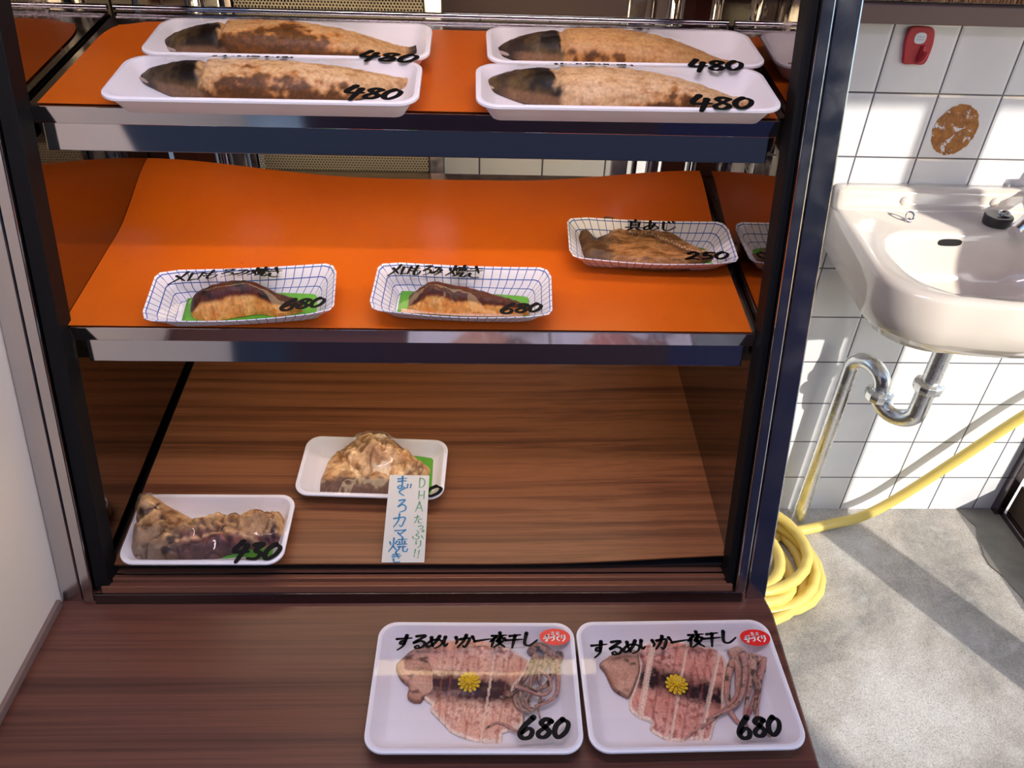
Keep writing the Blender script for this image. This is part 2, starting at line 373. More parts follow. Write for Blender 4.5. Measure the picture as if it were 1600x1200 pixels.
def hexm(m, v, s):
    vo = N(m, 'ShaderNodeSeparateXYZ'); L(m, v, vo.inputs[0]); X = math_(m, 'MULTIPLY', vo.outputs[0], s); Z = math_(m, 'MULTIPLY', vo.outputs[2], s/.866)
    row = math_(m, 'FLOOR', Z); sh = math_(m, 'MULTIPLY', math_(m, 'FRACT', math_(m, 'MULTIPLY', row, .5)), 1.0)
    fx = math_(m, 'SUBTRACT', math_(m, 'FRACT', math_(m, 'ADD', X, sh)), .5); fz = math_(m, 'MULTIPLY', math_(m, 'SUBTRACT', math_(m, 'FRACT', Z), .5), .866)
    return math_(m, 'SQRT', math_(m, 'ADD', math_(m, 'MULTIPLY', fx, fx), math_(m, 'MULTIPLY', fz, fz)))
hole = math_(m, 'LESS_THAN', hexm(m, v, 230), .34)
L(m, math_(m, 'SUBTRACT', 1.0, hole), bsdf(m).inputs['Alpha']); M_['perf'] = m
part('perforated_panel', MB().box(-.328, -.080, YB+.006, YB+.008, CT, .08), m)
part('back_backing', MB().box(-.328, -.080, YB+.03, YB+.033, CT, .08), M_['black_metal'])
part('back_rail', MB().box(XL, XR, YB-.004, YB, -.458, -.452).box(XL, XR, YB-.003, YB+.001, -.760, -.735), M_['bronze'], bevel=.001)
# shelves
TI = 7.5
def shelf(name, label, y0, z0, depth, lipx, bandx, rail=False):
    Mx = frame(0, y0, z0, TI); s = thing(name, label, 'shelf', Mx, None)
    mb = MB().box(lipx[0], lipx[1], .001, depth, -.004, -.0008)
    mb.build('shelf_plate', M_['steel'], s, M=Mx)
    MB().box(lipx[0], lipx[1], -.0012, .0008, -.0185, -.0006).build('front_lip', M_['chrome'], s, M=Mx, bevel=.0005)
    Mb = Mx@Matrix.Translation((0, .0035, -.0195))@Matrix.Rotation(R(-TI-13), 4, 'X')
    MB().box(bandx[0], bandx[1], 0, .002, -.0275, 0).box(bandx[0], bandx[1], .0, .012, -.0275, -.0262).build('front_band', M_['chrome'], s, M=Mb, bevel=.0006)
    for x0, x1 in ((lipx[0]-.0015, lipx[0]+.005), (lipx[1]-.005, lipx[1]+.002)):
        MB().box(x0, x1, .012, depth, -.022, -.005).box(x0, x1, .010, .03, -.040, -.02).build('bracket', M_['black_metal'], s, M=Mx)
    MB().box(lipx[1]-.0005, XR-.001, .003, depth, -.004, .001).build('side_arm', M_['dark_steel'], s, M=Mx)
    if rail: MB().tube([(XL+.004, depth, .004), (XR-.004, depth, .004)], .0035, 12).build('back_rail', M_['chrome'], s, M=Mx, sm=True)
    return Mx
MT = shelf('steel_shelf', 'upper polished steel shelf carrying the long mackerel trays', .80, -.2555, .262, (-.451, .307), (-.444, .301), True)
MM = shelf('steel_shelf', 'lower polished steel shelf carrying the three small gridded trays', .735, -.4735, .345, (-.4475, .310), (-.4385, .3025))
def lamp(label, x0, x1, y, z, m, r=.0125, hang=False):
    t_ = thing('tube_lamp', label, 'lamp', Matrix.Translation(((x0+x1)/2, y, z)))
    MB().tube([(x0, y, z), (x1, y, z)], r, 20).build('glass_tube', m, t_, M=Matrix(), sm=True)
    for a, b in ((x0-.016, x0), (x1, x1+.016)): MB().tube([(a, y, z), (b, y, z)], r*1.05, 20).build('end_cap', M_['steel'], t_, M=Matrix(), sm=True)
    MB().box(x0-.02, x1+.02, y-.012, y+.012, z+r*1.1, z+r*1.1+.006).build('batten', M_['white_print'], t_, M=Matrix())
    if hang:
        for x_ in (x0+.05, x1-.08): MB().tube([(x_, y, z+r+.004), (x_, .84, .108)], .004, 10).build('hanger_rod', M_['steel'], t_, M=Matrix(), sm=True)  # rods carry only the added pink lamp
lamp('warm fluorescent tube under the upper steel shelf', -.42, .212, .836, -.2855, M_['tube_warm'], .0155)
lamp('warm fluorescent tube under the lower steel shelf', -.40, .25, .800, -.500, M_['tube_low'], .009)
lamp('warm fluorescent tube inside the top of the display case', -.38, .25, .826, .055, M_['tube_warm'], .012)
lamp('unseen pink tube lamp added over the counter in front of the case', -.35, .40, .36, .45, M_['fill_pink'], .018, True)  # added fill: pinkish light for counter, trays and case front
# liner sheets
def sheet(name, label, cat, M, x0, x1, y0, y1, zf, m, th=.0006, nx=70, ny=30, edge=None):
    mb = MB(); vs = []; fs = []
    for k in (0, 1):
        for j in range(ny+1):
            for i in range(nx+1):
                a, b = i/nx, j/ny; x = x0+(x1-x0)*a; y = y0+(y1-y0)*b
                if edge: x, y = edge(a, b, x, y)
                vs.append((x, y, zf(a, b)+th*k))
    n = (nx+1)*(ny+1)
    for j in range(ny):
        for i in range(nx):
            q = (j*(nx+1)+i, j*(nx+1)+i+1, (j+1)*(nx+1)+i+1, (j+1)*(nx+1)+i); fs.append(q[::-1]); fs.append(tuple(n+i_ for i_ in q))
    per = [i for i in range(nx+1)]+[j*(nx+1)+nx for j in range(1, ny+1)]+[ny*(nx+1)+i for i in range(nx-1, -1, -1)]+[j*(nx+1) for j in range(ny-1, 0, -1)]
    for a, b in zip(per, per[1:]+per[:1]): fs.append((a, b, n+b, n+a))
    mb.add(vs, fs); return tag(mb.build(name, m, M=M, sm=True), label, cat)
sheet('orange_sheet', 'orange plastic sheet lining the upper steel shelf under the long trays', 'shelf liner', MT, -.441, .304, .003, .225,
      lambda a, b: .0004+.0008*math.sin(a*9)*b*b-.0*a, M_['orange'],
      edge=lambda a, b, x, y: (x+.010*smooth(b, .7, 1)**2*(1-a), y-.012*smooth(1-a, .95, 1)*smooth(b, .9, 1)))
sheet('orange_sheet', 'broad orange plastic sheet lining the lower steel shelf under the gridded trays', 'shelf liner', MM, -.4555, .3055, .001, .325,
      lambda a, b: .0004+.020*smooth(b, .55, 1)*(smooth(1-a, .55, 1)**1.5*1.1+smooth(a, .62, 1)**1.4*.9)+.0015*smooth(b, .5, 1)*(1+math.sin(a*7+1)), M_['orange'])
MW = frame(0, .661, -.7715, 7.2)
sheet('wood_grain_board', 'thin brown wood grain board lining the bottom of the display case', 'board', MW, -.449, .3225, -.006, .375,
      lambda a, b: .0005+.009*smooth(a, .45, 1)**1.6*(1-.35*b)+.0015*math.sin(a*5+b*3), M_['board'], th=.0025,
      edge=lambda a, b, x, y: (x+(-.006*math.sin(b*3.1416)*a)+.004*b*a, y+.007*smooth(a, .6, 1)**2*(1-b)))
part('case_floor', MB().box(XL, XR, -.001, .46, -.016, -.008, MW), M_['black_metal'])
# ------------------------------------------------------------------ brush writing
G = {
'す': [[(.08,.72),(.92,.80)],[(.58,.97),(.58,.5),(.5,.38),(.36,.42),(.4,.58),(.56,.56),(.6,.36),(.5,.14),(.32,-.04)]],
'る': [[(.25,.88),(.75,.92),(.2,.42),(.55,.56),(.84,.42),(.78,.15),(.5,.05),(.36,.14),(.5,.24),(.62,.1)]],
'め': [[(.22,.82),(.3,.5),(.48,.15)],[(.66,.92),(.5,.4),(.2,.12),(.08,.3),(.3,.6),(.65,.66),(.92,.5),(.86,.2),(.6,.02)]],
'い': [[(.12,.78),(.12,.42),(.25,.18),(.36,.34)],[(.74,.76),(.86,.5),(.82,.34)]],
'か': [[(.08,.65),(.58,.74),(.6,.4),(.48,.08),(.36,.18)],[(.38,.95),(.3,.5),(.08,.06)],[(.76,.84),(.94,.56)]],
'一': [[(.05,.42),(.95,.6)]],
'夜': [[(.5,1.02),(.54,.88)],[(.08,.80),(.92,.86)],[(.34,.74),(.06,.4)],[(.22,.55),(.22,.03)],[(.62,.78),(.4,.42)],[(.55,.62),(.85,.62),(.68,.3),(.35,.0)],[(.48,.45),(.65,.25),(.97,.02)],[(.56,.5),(.68,.4)]],
'干': [[(.2,.82),(.82,.92)],[(.02,.5),(.98,.58)],[(.5,.85),(.5,-.06)]],
'し': [[(.25,.92),(.25,.3),(.38,.1),(.62,.12),(.95,.46)]],
'手': [[(.78,.98),(.28,.84)],[(.18,.65),(.84,.72)],[(.04,.42),(.96,.5)],[(.5,.85),(.56,.4),(.5,.03),(.32,.12)]],
'づ': [[(.06,.6),(.5,.74),(.8,.58),(.78,.3),(.4,.08)],[(.72,.98),(.78,.84)],[(.9,.98),(.97,.86)]],
'く': [[(.72,.94),(.25,.5),(.78,.04)]],
'り': [[(.22,.9),(.2,.5),(.32,.62)],[(.74,.94),(.78,.4),(.42,.0)]],
'当': [[(.5,.98),(.5,.65)],[(.2,.9),(.3,.72)],[(.8,.9),(.68,.72)],[(.15,.6),(.85,.6)],[(.85,.6),(.85,.05)],[(.12,.05),(.85,.05)],[(.18,.33),(.85,.33)]],
'店': [[(.5,1),(.5,.88)],[(.15,.85),(.9,.85)],[(.18,.85),(.18,.4),(.05,.05)],[(.55,.75),(.55,.4)],[(.55,.6),(.85,.6)],[(.35,.4),(.35,.05)],[(.35,.05),(.82,.05)],[(.82,.05),(.82,.4)],[(.82,.4),(.35,.4)]],
'メ': [[(.78,.95),(.55,.5),(.02,.0)],[(.25,.66),(.9,.2)]],
'ロ': [[(.18,.8),(.2,.12)],[(.18,.78),(.82,.82)],[(.82,.82),(.76,.15)],[(.2,.18),(.76,.2)]],
'も': [[(.42,.95),(.35,.3),(.5,.06),(.8,.12),(.88,.42)],[(.1,.68),(.72,.72)],[(.08,.45),(.7,.48)]],
'ろ': [[(.25,.88),(.75,.92),(.2,.42),(.55,.58),(.85,.42),(.78,.15),(.36,.0)]],
'み': [[(.18,.85),(.56,.9),(.3,.3),(.08,.2),(.2,.42),(.6,.4),(.97,.28)],[(.78,.62),(.68,.3),(.45,.0)]],
'焼': [[(.06,.68),(.12,.5)],[(.44,.74),(.34,.55)],[(.26,.95),(.24,.45),(.02,.02)],[(.26,.4),(.44,.14)],[(.5,.86),(.97,.9)],[(.72,1.02),(.72,.55)],[(.58,.7),(.58,.55)],[(.86,.72),(.86,.56)],[(.46,.52),(.99,.56)],[(.5,.36),(.95,.38)],[(.62,.36),(.55,.15),(.4,.0)],[(.8,.38),(.8,.08),(.98,.04),(1.04,.22)]],
'き': [[(.18,.8),(.78,.88)],[(.12,.58),(.86,.68)],[(.4,1.0),(.7,.44)],[(.26,.34),(.3,.1),(.55,.0),(.8,.06)]],
'さ': [[(.12,.7),(.86,.82)],[(.4,1.0),(.68,.44)],[(.24,.34),(.3,.1),(.55,.0),(.8,.06)]],
'ば': [[(.15,.9),(.08,.5),(.16,.08),(.24,.28)],[(.36,.64),(.88,.7)],[(.62,.92),(.64,.2),(.5,.03),(.36,.15),(.55,.25),(.88,.06)],[(.82,1.0),(.87,.86)],[(.96,1.0),(1.0,.88)]],
'文': [[(.5,1.0),(.52,.84)],[(.05,.73),(.95,.79)],[(.7,.72),(.5,.35),(.05,.0)],[(.28,.6),(.55,.3),(.98,.0)]],
'化': [[(.34,.97),(.03,.5)],[(.2,.7),(.2,.0)],[(.88,.76),(.5,.48)],[(.5,.95),(.5,.15),(.65,.04),(.94,.08),(.98,.3)]],
'真': [[(.15,.88),(.85,.9)],[(.5,1),(.5,.75)],[(.28,.75),(.28,.28)],[(.28,.75),(.74,.75)],[(.74,.75),(.74,.28)],[(.28,.6),(.74,.6)],[(.28,.45),(.74,.45)],[(.02,.27),(.98,.29)],[(.35,.2),(.12,.0)],[(.65,.2),(.9,.0)]],
'あ': [[(.12,.8),(.82,.86)],[(.42,1.0),(.4,.4),(.5,.08)],[(.68,.7),(.5,.25),(.2,.08),(.13,.3),(.4,.52),(.75,.5),(.9,.28),(.6,.02)]],
'じ': [[(.25,.92),(.25,.3),(.38,.1),(.62,.12),(.95,.46)],[(.55,.95),(.62,.8)],[(.78,.98),(.86,.84)]],
'ま': [[(.16,.80),(.84,.86)],[(.18,.60),(.82,.66)],[(.52,1.0),(.52,.2),(.35,.03),(.2,.14),(.4,.27),(.84,.06)]],
'ぐ': [[(.62,.94),(.2,.5),(.7,.02)],[(.76,.8),(.8,.66)],[(.94,.84),(.98,.7)]],
'カ': [[(.06,.66),(.84,.76),(.8,.35),(.65,.03),(.5,.14)],[(.46,1.0),(.4,.5),(.08,.0)]],
'マ': [[(.08,.78),(.9,.86)],[(.9,.86),(.5,.38)],[(.34,.54),(.64,.16)]],
'D': [[(.2,.92),(.2,.06)],[(.2,.92),(.6,.86),(.82,.5),(.6,.14),(.2,.06)]],
'H': [[(.2,.95),(.18,.05)],[(.8,.95),(.8,.05)],[(.2,.5),(.8,.5)]],
'A': [[(.5,.95),(.12,.05)],[(.5,.95),(.88,.05)],[(.26,.38),(.74,.38)]],
'た': [[(.06,.76),(.64,.84)],[(.38,1.0),(.28,.5),(.04,.06)],[(.54,.55),(.94,.58)],[(.5,.32),(.58,.1),(.96,.08)]],
'っ': [[(.15,.45),(.6,.62),(.86,.4),(.75,.15),(.4,.0)]],
'ぷ': [[(.42,.92),(.6,.76)],[(.5,.66),(.34,.5),(.6,.3),(.45,.06),(.28,.14)],[(.1,.32),(.18,.1)],[(.78,.42),(.94,.14)],[(.88,1.0),(.80,.92),(.88,.83),(.96,.92),(.88,1.0)]],
'!': [[(.62,.98),(.45,.35)],[(.38,.14),(.35,.04)]],
'0': [[(.5,.9),(.2,.62),(.16,.25),(.42,.05),(.78,.32),(.84,.72),(.5,.9)]],
'2': [[(.2,.72),(.5,.94),(.76,.72),(.5,.36),(.1,.06),(.5,.16),(.92,.06)]],
'3': [[(.2,.85),(.7,.92),(.42,.55),(.8,.38),(.66,.08),(.15,.08)]],
'4': [[(.4,.98),(.12,.48),(.95,.5)],[(.74,.78),(.5,-.05)]],
'5': [[(.4,.85),(.3,.5),(.68,.52),(.72,.2),(.25,.03)],[(.4,.86),(.92,.92)]],
'6': [[(.72,.98),(.3,.6),(.12,.25),(.34,.04),(.7,.1),(.78,.36),(.52,.48),(.22,.28)]],
'8': [[(.82,.82),(.5,.93),(.26,.75),(.5,.55),(.8,.3),(.6,.06),(.28,.08),(.2,.28),(.5,.52),(.84,.84)]],
}
def strokes(mb, ch, x, y, wd, ht, w0, zf, slant=0, taper=.5, rnd=None):
    """brush strokes of one character as a flat ribbon lying on surface zf"""
    for st in G[ch]:
        pts = [(x+wd*(px+slant*(py-.5)), y+ht*py, 0) for px, py in st]
        P = crom(pts, 9); n = len(P)
        W = []
        for i in range(n):
            t = i/(n-1); W.append(w0*.5*(1.12-taper*t**2.2+.22*math.exp(-(t/.10)**2)))
        Q = list(P)
        for i in range(n):
            d = (Q[min(i+1, n-1)]-Q[max(i-1, 0)]); d = d.normalized() if d.length > 0 else Vector((1, 0, 0)); q = Vector((-d.y, d.x, 0))
            # a broad nib: thicker down strokes than cross strokes
            k = W[i]*(.78+.34*abs(d.y)); P[i] = (P[i]-q*k, P[i]+q*k, P[i], k)
        vs = []; fs = []
        for a, b, c_, k in P: vs += [(a.x, a.y, zf(a.x, a.y)), (b.x, b.y, zf(b.x, b.y))]
        for i in range(n-1): fs.append((2*i, 2*i+1, 2*i+3, 2*i+2))
        mb.add(vs, fs)
        for e in (0, n-1):
            c_, k = P[e][2], P[e][3]; m_ = 10
            mb.add([(c_.x+k*math.cos(6.2832*i/m_), c_.y+k*math.sin(6.2832*i/m_), zf(c_.x, c_.y)) for i in range(m_)], [tuple(range(m_))])
def write(name, text, p0, p1, ht, w0, zf, parent, M, m=None, slant=.12, taper=.5, gap=.0, seed=1):
    """text from local point p0 to p1 (left ends of the base line), letters upright across it"""
    mb = MB(); rd = random.Random(seed); n = len(text); p0 = Vector(p0); p1 = Vector(p1)
    wd = (p1.x-p0.x)/n
    for i, ch in enumerate(text):
        if ch == ' ': continue
        q = p0.lerp(p1, i/n)
        strokes(mb, ch, q.x+wd*.04, q.y+rd.uniform(-.03, .03)*ht, wd*(.96+gap), ht*rd.uniform(.92, 1.06), w0, zf, slant, taper)
    return mb.build(name, m or M_['ink'], parent, M=M, fixn=False)
# ------------------------------------------------------------------ trays and film
def rrect(hx, hy, r, z, n=8, bow=0):
    out = []
    for cx_, cy_, a0 in ((hx-r, hy-r, 0), (-hx+r, hy-r, 90), (-hx+r, -hy+r, 180), (hx-r, -hy+r, 270)):
        for k in range(n+1):
            a = R(a0+90*k/n); out.append((cx_+r*math.cos(a), cy_+r*math.sin(a), z))
    return out
def foam_tray(root, M, Lx, Wy, Ht, r, flare=.016):
    hx, hy = Lx/2, Wy/2
    pr = [(flare+.003, .0002), (flare, .0012), (.005, Ht-.0045), (.0010, Ht-.0040), (0, Ht-.0028), (.0004, Ht-.0008), (.0020, Ht), (.0052, Ht-.0003), (.0068, Ht-.0022), (.0090, Ht-.0055), (flare+.002, .0048), (flare+.006, .0034), (flare+.010, .0030)]
    rs = [rrect(hx-i, hy-i, max(r-i*.75, .004), z) for i, z in pr]
    return MB().rings(rs).build('tray_body', M_['foam'], root, M=M, sm=True)
class Film:
    """cling film: a stretched membrane over the rim and over the food below"""
    def __init__(s, Lx, Wy, z0, food=None, r=.02, nx=90, it=500, inset=.002):
        s.hx, s.hy, s.nx, s.ny = Lx/2-inset, Wy/2-inset, nx, max(24, int(nx*Wy/Lx)); s.r = r; s.z0 = z0
        xs = np.linspace(-s.hx, s.hx, s.nx+1); ys = np.linspace(-s.hy, s.hy, s.ny+1)
        Z = np.full((s.ny+1, s.nx+1), z0); lo = np.full_like(Z, -1)
        if food is not None:
            for f in food:
                for (x, y, z) in f:
                    i = int(round((x+s.hx)/(2*s.hx)*s.nx)); j = int(round((y+s.hy)/(2*s.hy)*s.ny))
                    for dj in (-1, 0, 1):
                        for di in (-1, 0, 1):
                            a, b = j+dj, i+di
                            if 0 < a < s.ny and 0 < b < s.nx: lo[a, b] = max(lo[a, b], z+.0009)
        Z = np.maximum(Z, lo)
        for k in range(it):
            A = Z.copy(); A[1:-1, 1:-1] = (Z[:-2, 1:-1]+Z[2:, 1:-1]+Z[1:-1, :-2]+Z[1:-1, 2:])/4
            Z = np.maximum(A, lo); Z[0, :] = Z[-1, :] = z0; Z[:, 0] = Z[:, -1] = z0
        s.Z = Z
    def z(s, x, y):
        u = min(max((x+s.hx)/(2*s.hx)*s.nx, 0), s.nx-1e-4); v = min(max((y+s.hy)/(2*s.hy)*s.ny, 0), s.ny-1e-4); i, j = int(u), int(v); a, b = u-i, v-j
        Z = s.Z; return float(Z[j, i]*(1-a)*(1-b)+Z[j, i+1]*a*(1-b)+Z[j+1, i]*(1-a)*b+Z[j+1, i+1]*a*b)
    def ink(s, x, y): return s.z(x, y)+.0006
    def build(s, root, M, m=None):
        mb = MB(); vs = []; fs = []
        for j in range(s.ny+1):
            for i in range(s.nx+1):
                x = -s.hx+2*s.hx*i/s.nx; y = -s.hy+2*s.hy*j/s.ny; z = s.Z[j, i]
                ax, ay = abs(x)-(s.hx-s.r), abs(y)-(s.hy-s.r)
                if ax > 0 and ay > 0 and math.hypot(ax, ay) > s.r:
                    k = s.r/math.hypot(ax, ay); x = math.copysign(s.hx-s.r+ax*k, x); y = math.copysign(s.hy-s.r+ay*k, y); z = s.z0
                vs.append((x, y, z))
        for j in range(s.ny):
            for i in range(s.nx): fs.append((j*(s.nx+1)+i, j*(s.nx+1)+i+1, (j+1)*(s.nx+1)+i+1, (j+1)*(s.nx+1)+i))
        o = mb.add(vs, fs).build('plastic_film', m or M_['film'], root, M=M, sm=2, fixn=False); return o
def grid_tray(root, M, Lx, Wy, Ht, bow=.004):
    """boat shaped paper tray with clipped corners, printed with a grid in and out"""
    def ring(ins, z, nseg=14):
        hx, hy = Lx/2-ins, Wy/2-ins; c = .012 if ins < .01 else .006; P = []
        def side_(a, b, ax):
            for k in range(nseg):
                t = k/nseg; x = a[0]+(b[0]-a[0])*t; y = a[1]+(b[1]-a[1])*t; w_ = math.sin(math.pi*t)
                if ax == 'x': y += math.copysign(bow*w_, y)*.6; zz = z-(.0035*w_ if z > .006 else 0)
                else: zz = z
                P.append((x, y, zz))
        cs = [(hx-c, -hy), (hx, -hy+c), (hx, hy-c), (hx-c, hy), (-hx+c, hy), (-hx, hy-c), (-hx, -hy+c), (-hx+c, -hy)]
        side_(cs[7], cs[0], 'x'); P.append((hx-c*.35, -hy+c*.35, z)); side_(cs[1], cs[2], 'y'); P.append((hx-c*.35, hy-c*.35, z))
        side_(cs[3], cs[4], 'x'); P.append((-hx+c*.35, hy-c*.35, z)); side_(cs[5], cs[6], 'y'); P.append((-hx+c*.35, -hy+c*.35, z)); return P
    rs = [ring(.022, .0004), ring(.013, Ht*.5), ring(.0, Ht), ring(.0006, Ht+.0008), ring(.0016, Ht), ring(.0146, Ht*.5), ring(.0245, .0016)]
    vl = [0, .02, .04, .0403, .0406, .06, .08]
    mb = MB(); mb.rings(rs); o = mb.build('tray_body', M_['grid'], root, M=M, sm=True)
    me = o.data; uv = me.uv_layers.new(name='UVMap'); n = len(rs[0]); ln = [0]
    for k in range(n): ln.append(ln[-1]+math.dist(rs[2][k][:2], rs[2][(k+1) % n][:2]))
    for p in me.polygons:
        ks = [me.loops[l].vertex_index for l in p.loop_indices]
        cap = len(ks) > 6; wrap = any(v % n == n-1 for v in ks) and any(v % n == 0 for v in ks)
        for l in p.loop_indices:
            v = me.loops[l].vertex_index; i, k = divmod(v, n)
            if cap: uv.data[l].uv = (.0, .0)
            else:
                kk = n if (wrap and k == 0) else k
                uv.data[l].uv = (ln[kk]/.0102, vl[i]/.0125+.12)
    return o
# ------------------------------------------------------------------ food
def inpoly(x, y, P):
    c = False; j = len(P)-1
    for i in range(len(P)):
        if (P[i][1] > y) != (P[j][1] > y) and x < (P[j][0]-P[i][0])*(y-P[i][1])/(P[j][1]-P[i][1])+P[i][0]: c = not c
        j = i
    return c
def near(x, y, P):
    best = None; bd = 1e9; n = len(P)
    for i in range(n):
        ax, ay = P[i]; bx, by = P[(i+1) % n]; dx, dy = bx-ax, by-ay; q = dx*dx+dy*dy
        t = 0 if q == 0 else max(0, min(1, ((x-ax)*dx+(y-ay)*dy)/q)); px, py = ax+dx*t, ay+dy*t; d = (x-px)**2+(y-py)**2
        if d < bd: bd = d; best = (px, py)
    return best, math.sqrt(bd)
def slab(P, res, hf, cf, zb=0.0, cuts=None):
    """a solid of outline P: top surface hf(x, y, distance to edge), colour cf; flat underside"""
    xs = [p[0] for p in P]; ys = [p[1] for p in P]; x0, x1, y0, y1 = min(xs), max(xs), min(ys), max(ys)
    nx = int((x1-x0)/res)+2; ny = int((y1-y0)/res)+2; V = {}; vs = []; cs = []; fs = []
    def vert(i, j):
        if (i, j) in V: return V[(i, j)]
        x, y = x0-res*.5+i*res, y0-res*.5+j*res; q, d_ = near(x, y, P)
        if not inpoly(x, y, P): x, y = q; d_ = 0
        if d_ < res*.3: x, y = q; d_ = 0
        z = hf(x, y, d_); V[(i, j)] = len(vs); vs.append((x, y, z)); cs.append(cf(x, y, d_, z)); return V[(i, j)]
    E_ = {}
    for j in range(ny+1):
        for i in range(nx+1):
            if inpoly(x0+i*res, y0+j*res, P):
                f = (vert(i, j), vert(i+1, j), vert(i+1, j+1), vert(i, j+1)); fs.append(f)
                for a, b in zip(f, f[1:]+f[:1]): E_[(a, b)] = 1
    bd = [(a, b) for (a, b) in E_ if (b, a) not in E_]; low = {}; n0 = len(vs); top = list(vs)
    for a, b in bd:
        for v in (a, b):
            if v not in low: low[v] = len(vs); vs.append((vs[v][0], vs[v][1], zb)); cs.append(cs[v])
        fs.append((b, a, low[a], low[b]))
    mb = MB(); mb.add(vs, fs, cs); return mb, top
def loft(st, nx, nt, prof, cf, amp=.0, ns=60, seed=0, z0=0.0):
    """body lofted along x: stations (s, x, ylo, yhi, height); prof(t) -> (across 0..1, up 0..1)"""
    S = [q[0] for q in st]
    def ev(s, k):
        for i in range(len(st)-1):
            if s <= S[i+1]:
                t = (s-S[i])/(S[i+1]-S[i]); a, b = st[i][k], st[i+1][k]
                p = st[max(i-1, 0)][k]; n = st[min(i+2, len(st)-1)][k]
                return .5*(2*a+(b-p)*t+(2*p-5*a+4*b-n)*t*t+(3*a-p-3*b+n)*t**3)
        return st[-1][k]
    vs = []; cs = []; fs = []; top = []
    for i in range(nx+1):
        s = i/nx; x = ev(s, 1); lo, hi, h = ev(s, 2), ev(s, 3), max(.0008, ev(s, 4))
        for j in range(nt+1):
            t = j/nt; a, b = prof(t, s); y = lo+(hi-lo)*a; z = z0+h*b
            f = fbm(x, y, z+seed, ns, 4)*amp*min(1, b*3); z += f; xx = x+fbm(x+9, y, z+seed, ns, 3)*amp*.5
            vs.append((xx, y, max(z, z0))); cs.append(cf(s, t, x, y, z)); top.append((xx, y, z))
    m_ = nt+1
    for i in range(nx):
        for j in range(nt): fs.append((i*m_+j, i*m_+j+1, (i+1)*m_+j+1, (i+1)*m_+j))
        fs.append((i*m_+nt, i*m_, (i+1)*m_, (i+1)*m_+nt))
    fs.append(tuple(range(m_))); fs.append(tuple(range(nx*m_, nx*m_+m_))[::-1])
    mb = MB(); mb.add(vs, fs, cs); return mb, top
def dome(t, s=0): a = math.pi*t; return (.5-.5*math.cos(a), math.sin(a)**.8)
def leaf(M, x0, x1, y0, y1, label, z=.0036, sk=0):
    mb = MB(); vs = []; nx, ny = 24, 10
    for j in range(ny+1):
        for i in range(nx+1): 
            a, b = i/nx, j/ny; vs.append((x0+(x1-x0)*a+sk*b, y0+(y1-y0)*b, z+.0007*(1+math.sin(a*9+b*2))))
    fs = [(j*(nx+1)+i, j*(nx+1)+i+1, (j+1)*(nx+1)+i+1, (j+1)*(nx+1)+i) for j in range(ny) for i in range(nx)]
    o = mb.add(vs, fs).build('green_sheet', M_['green'], M=M, sm=True, fixn=False)
    mo = o.modifiers.new('thickness', 'SOLIDIFY'); mo.thickness = .0003; mo.offset = 1
    return tag(o, label, 'tray liner', 'green sheets under the fish')
FOOT = {}
def on(Mx, x, e, off=0, rz=0): return Mx@Matrix.Translation((x, e, off))@Matrix.Rotation(R(rz), 4, 'Z')
def tray(label, M, Lx, Wy, Ht, r=.02, group=None, gridded=False):
    t = thing('gridded_paper_tray' if gridded else 'foam_tray', label, 'tray', M, group)
    if gridded: grid_tray(t, M, Lx, Wy, Ht)
    else: foam_tray(t, M, Lx, Wy, Ht, r)
    return t
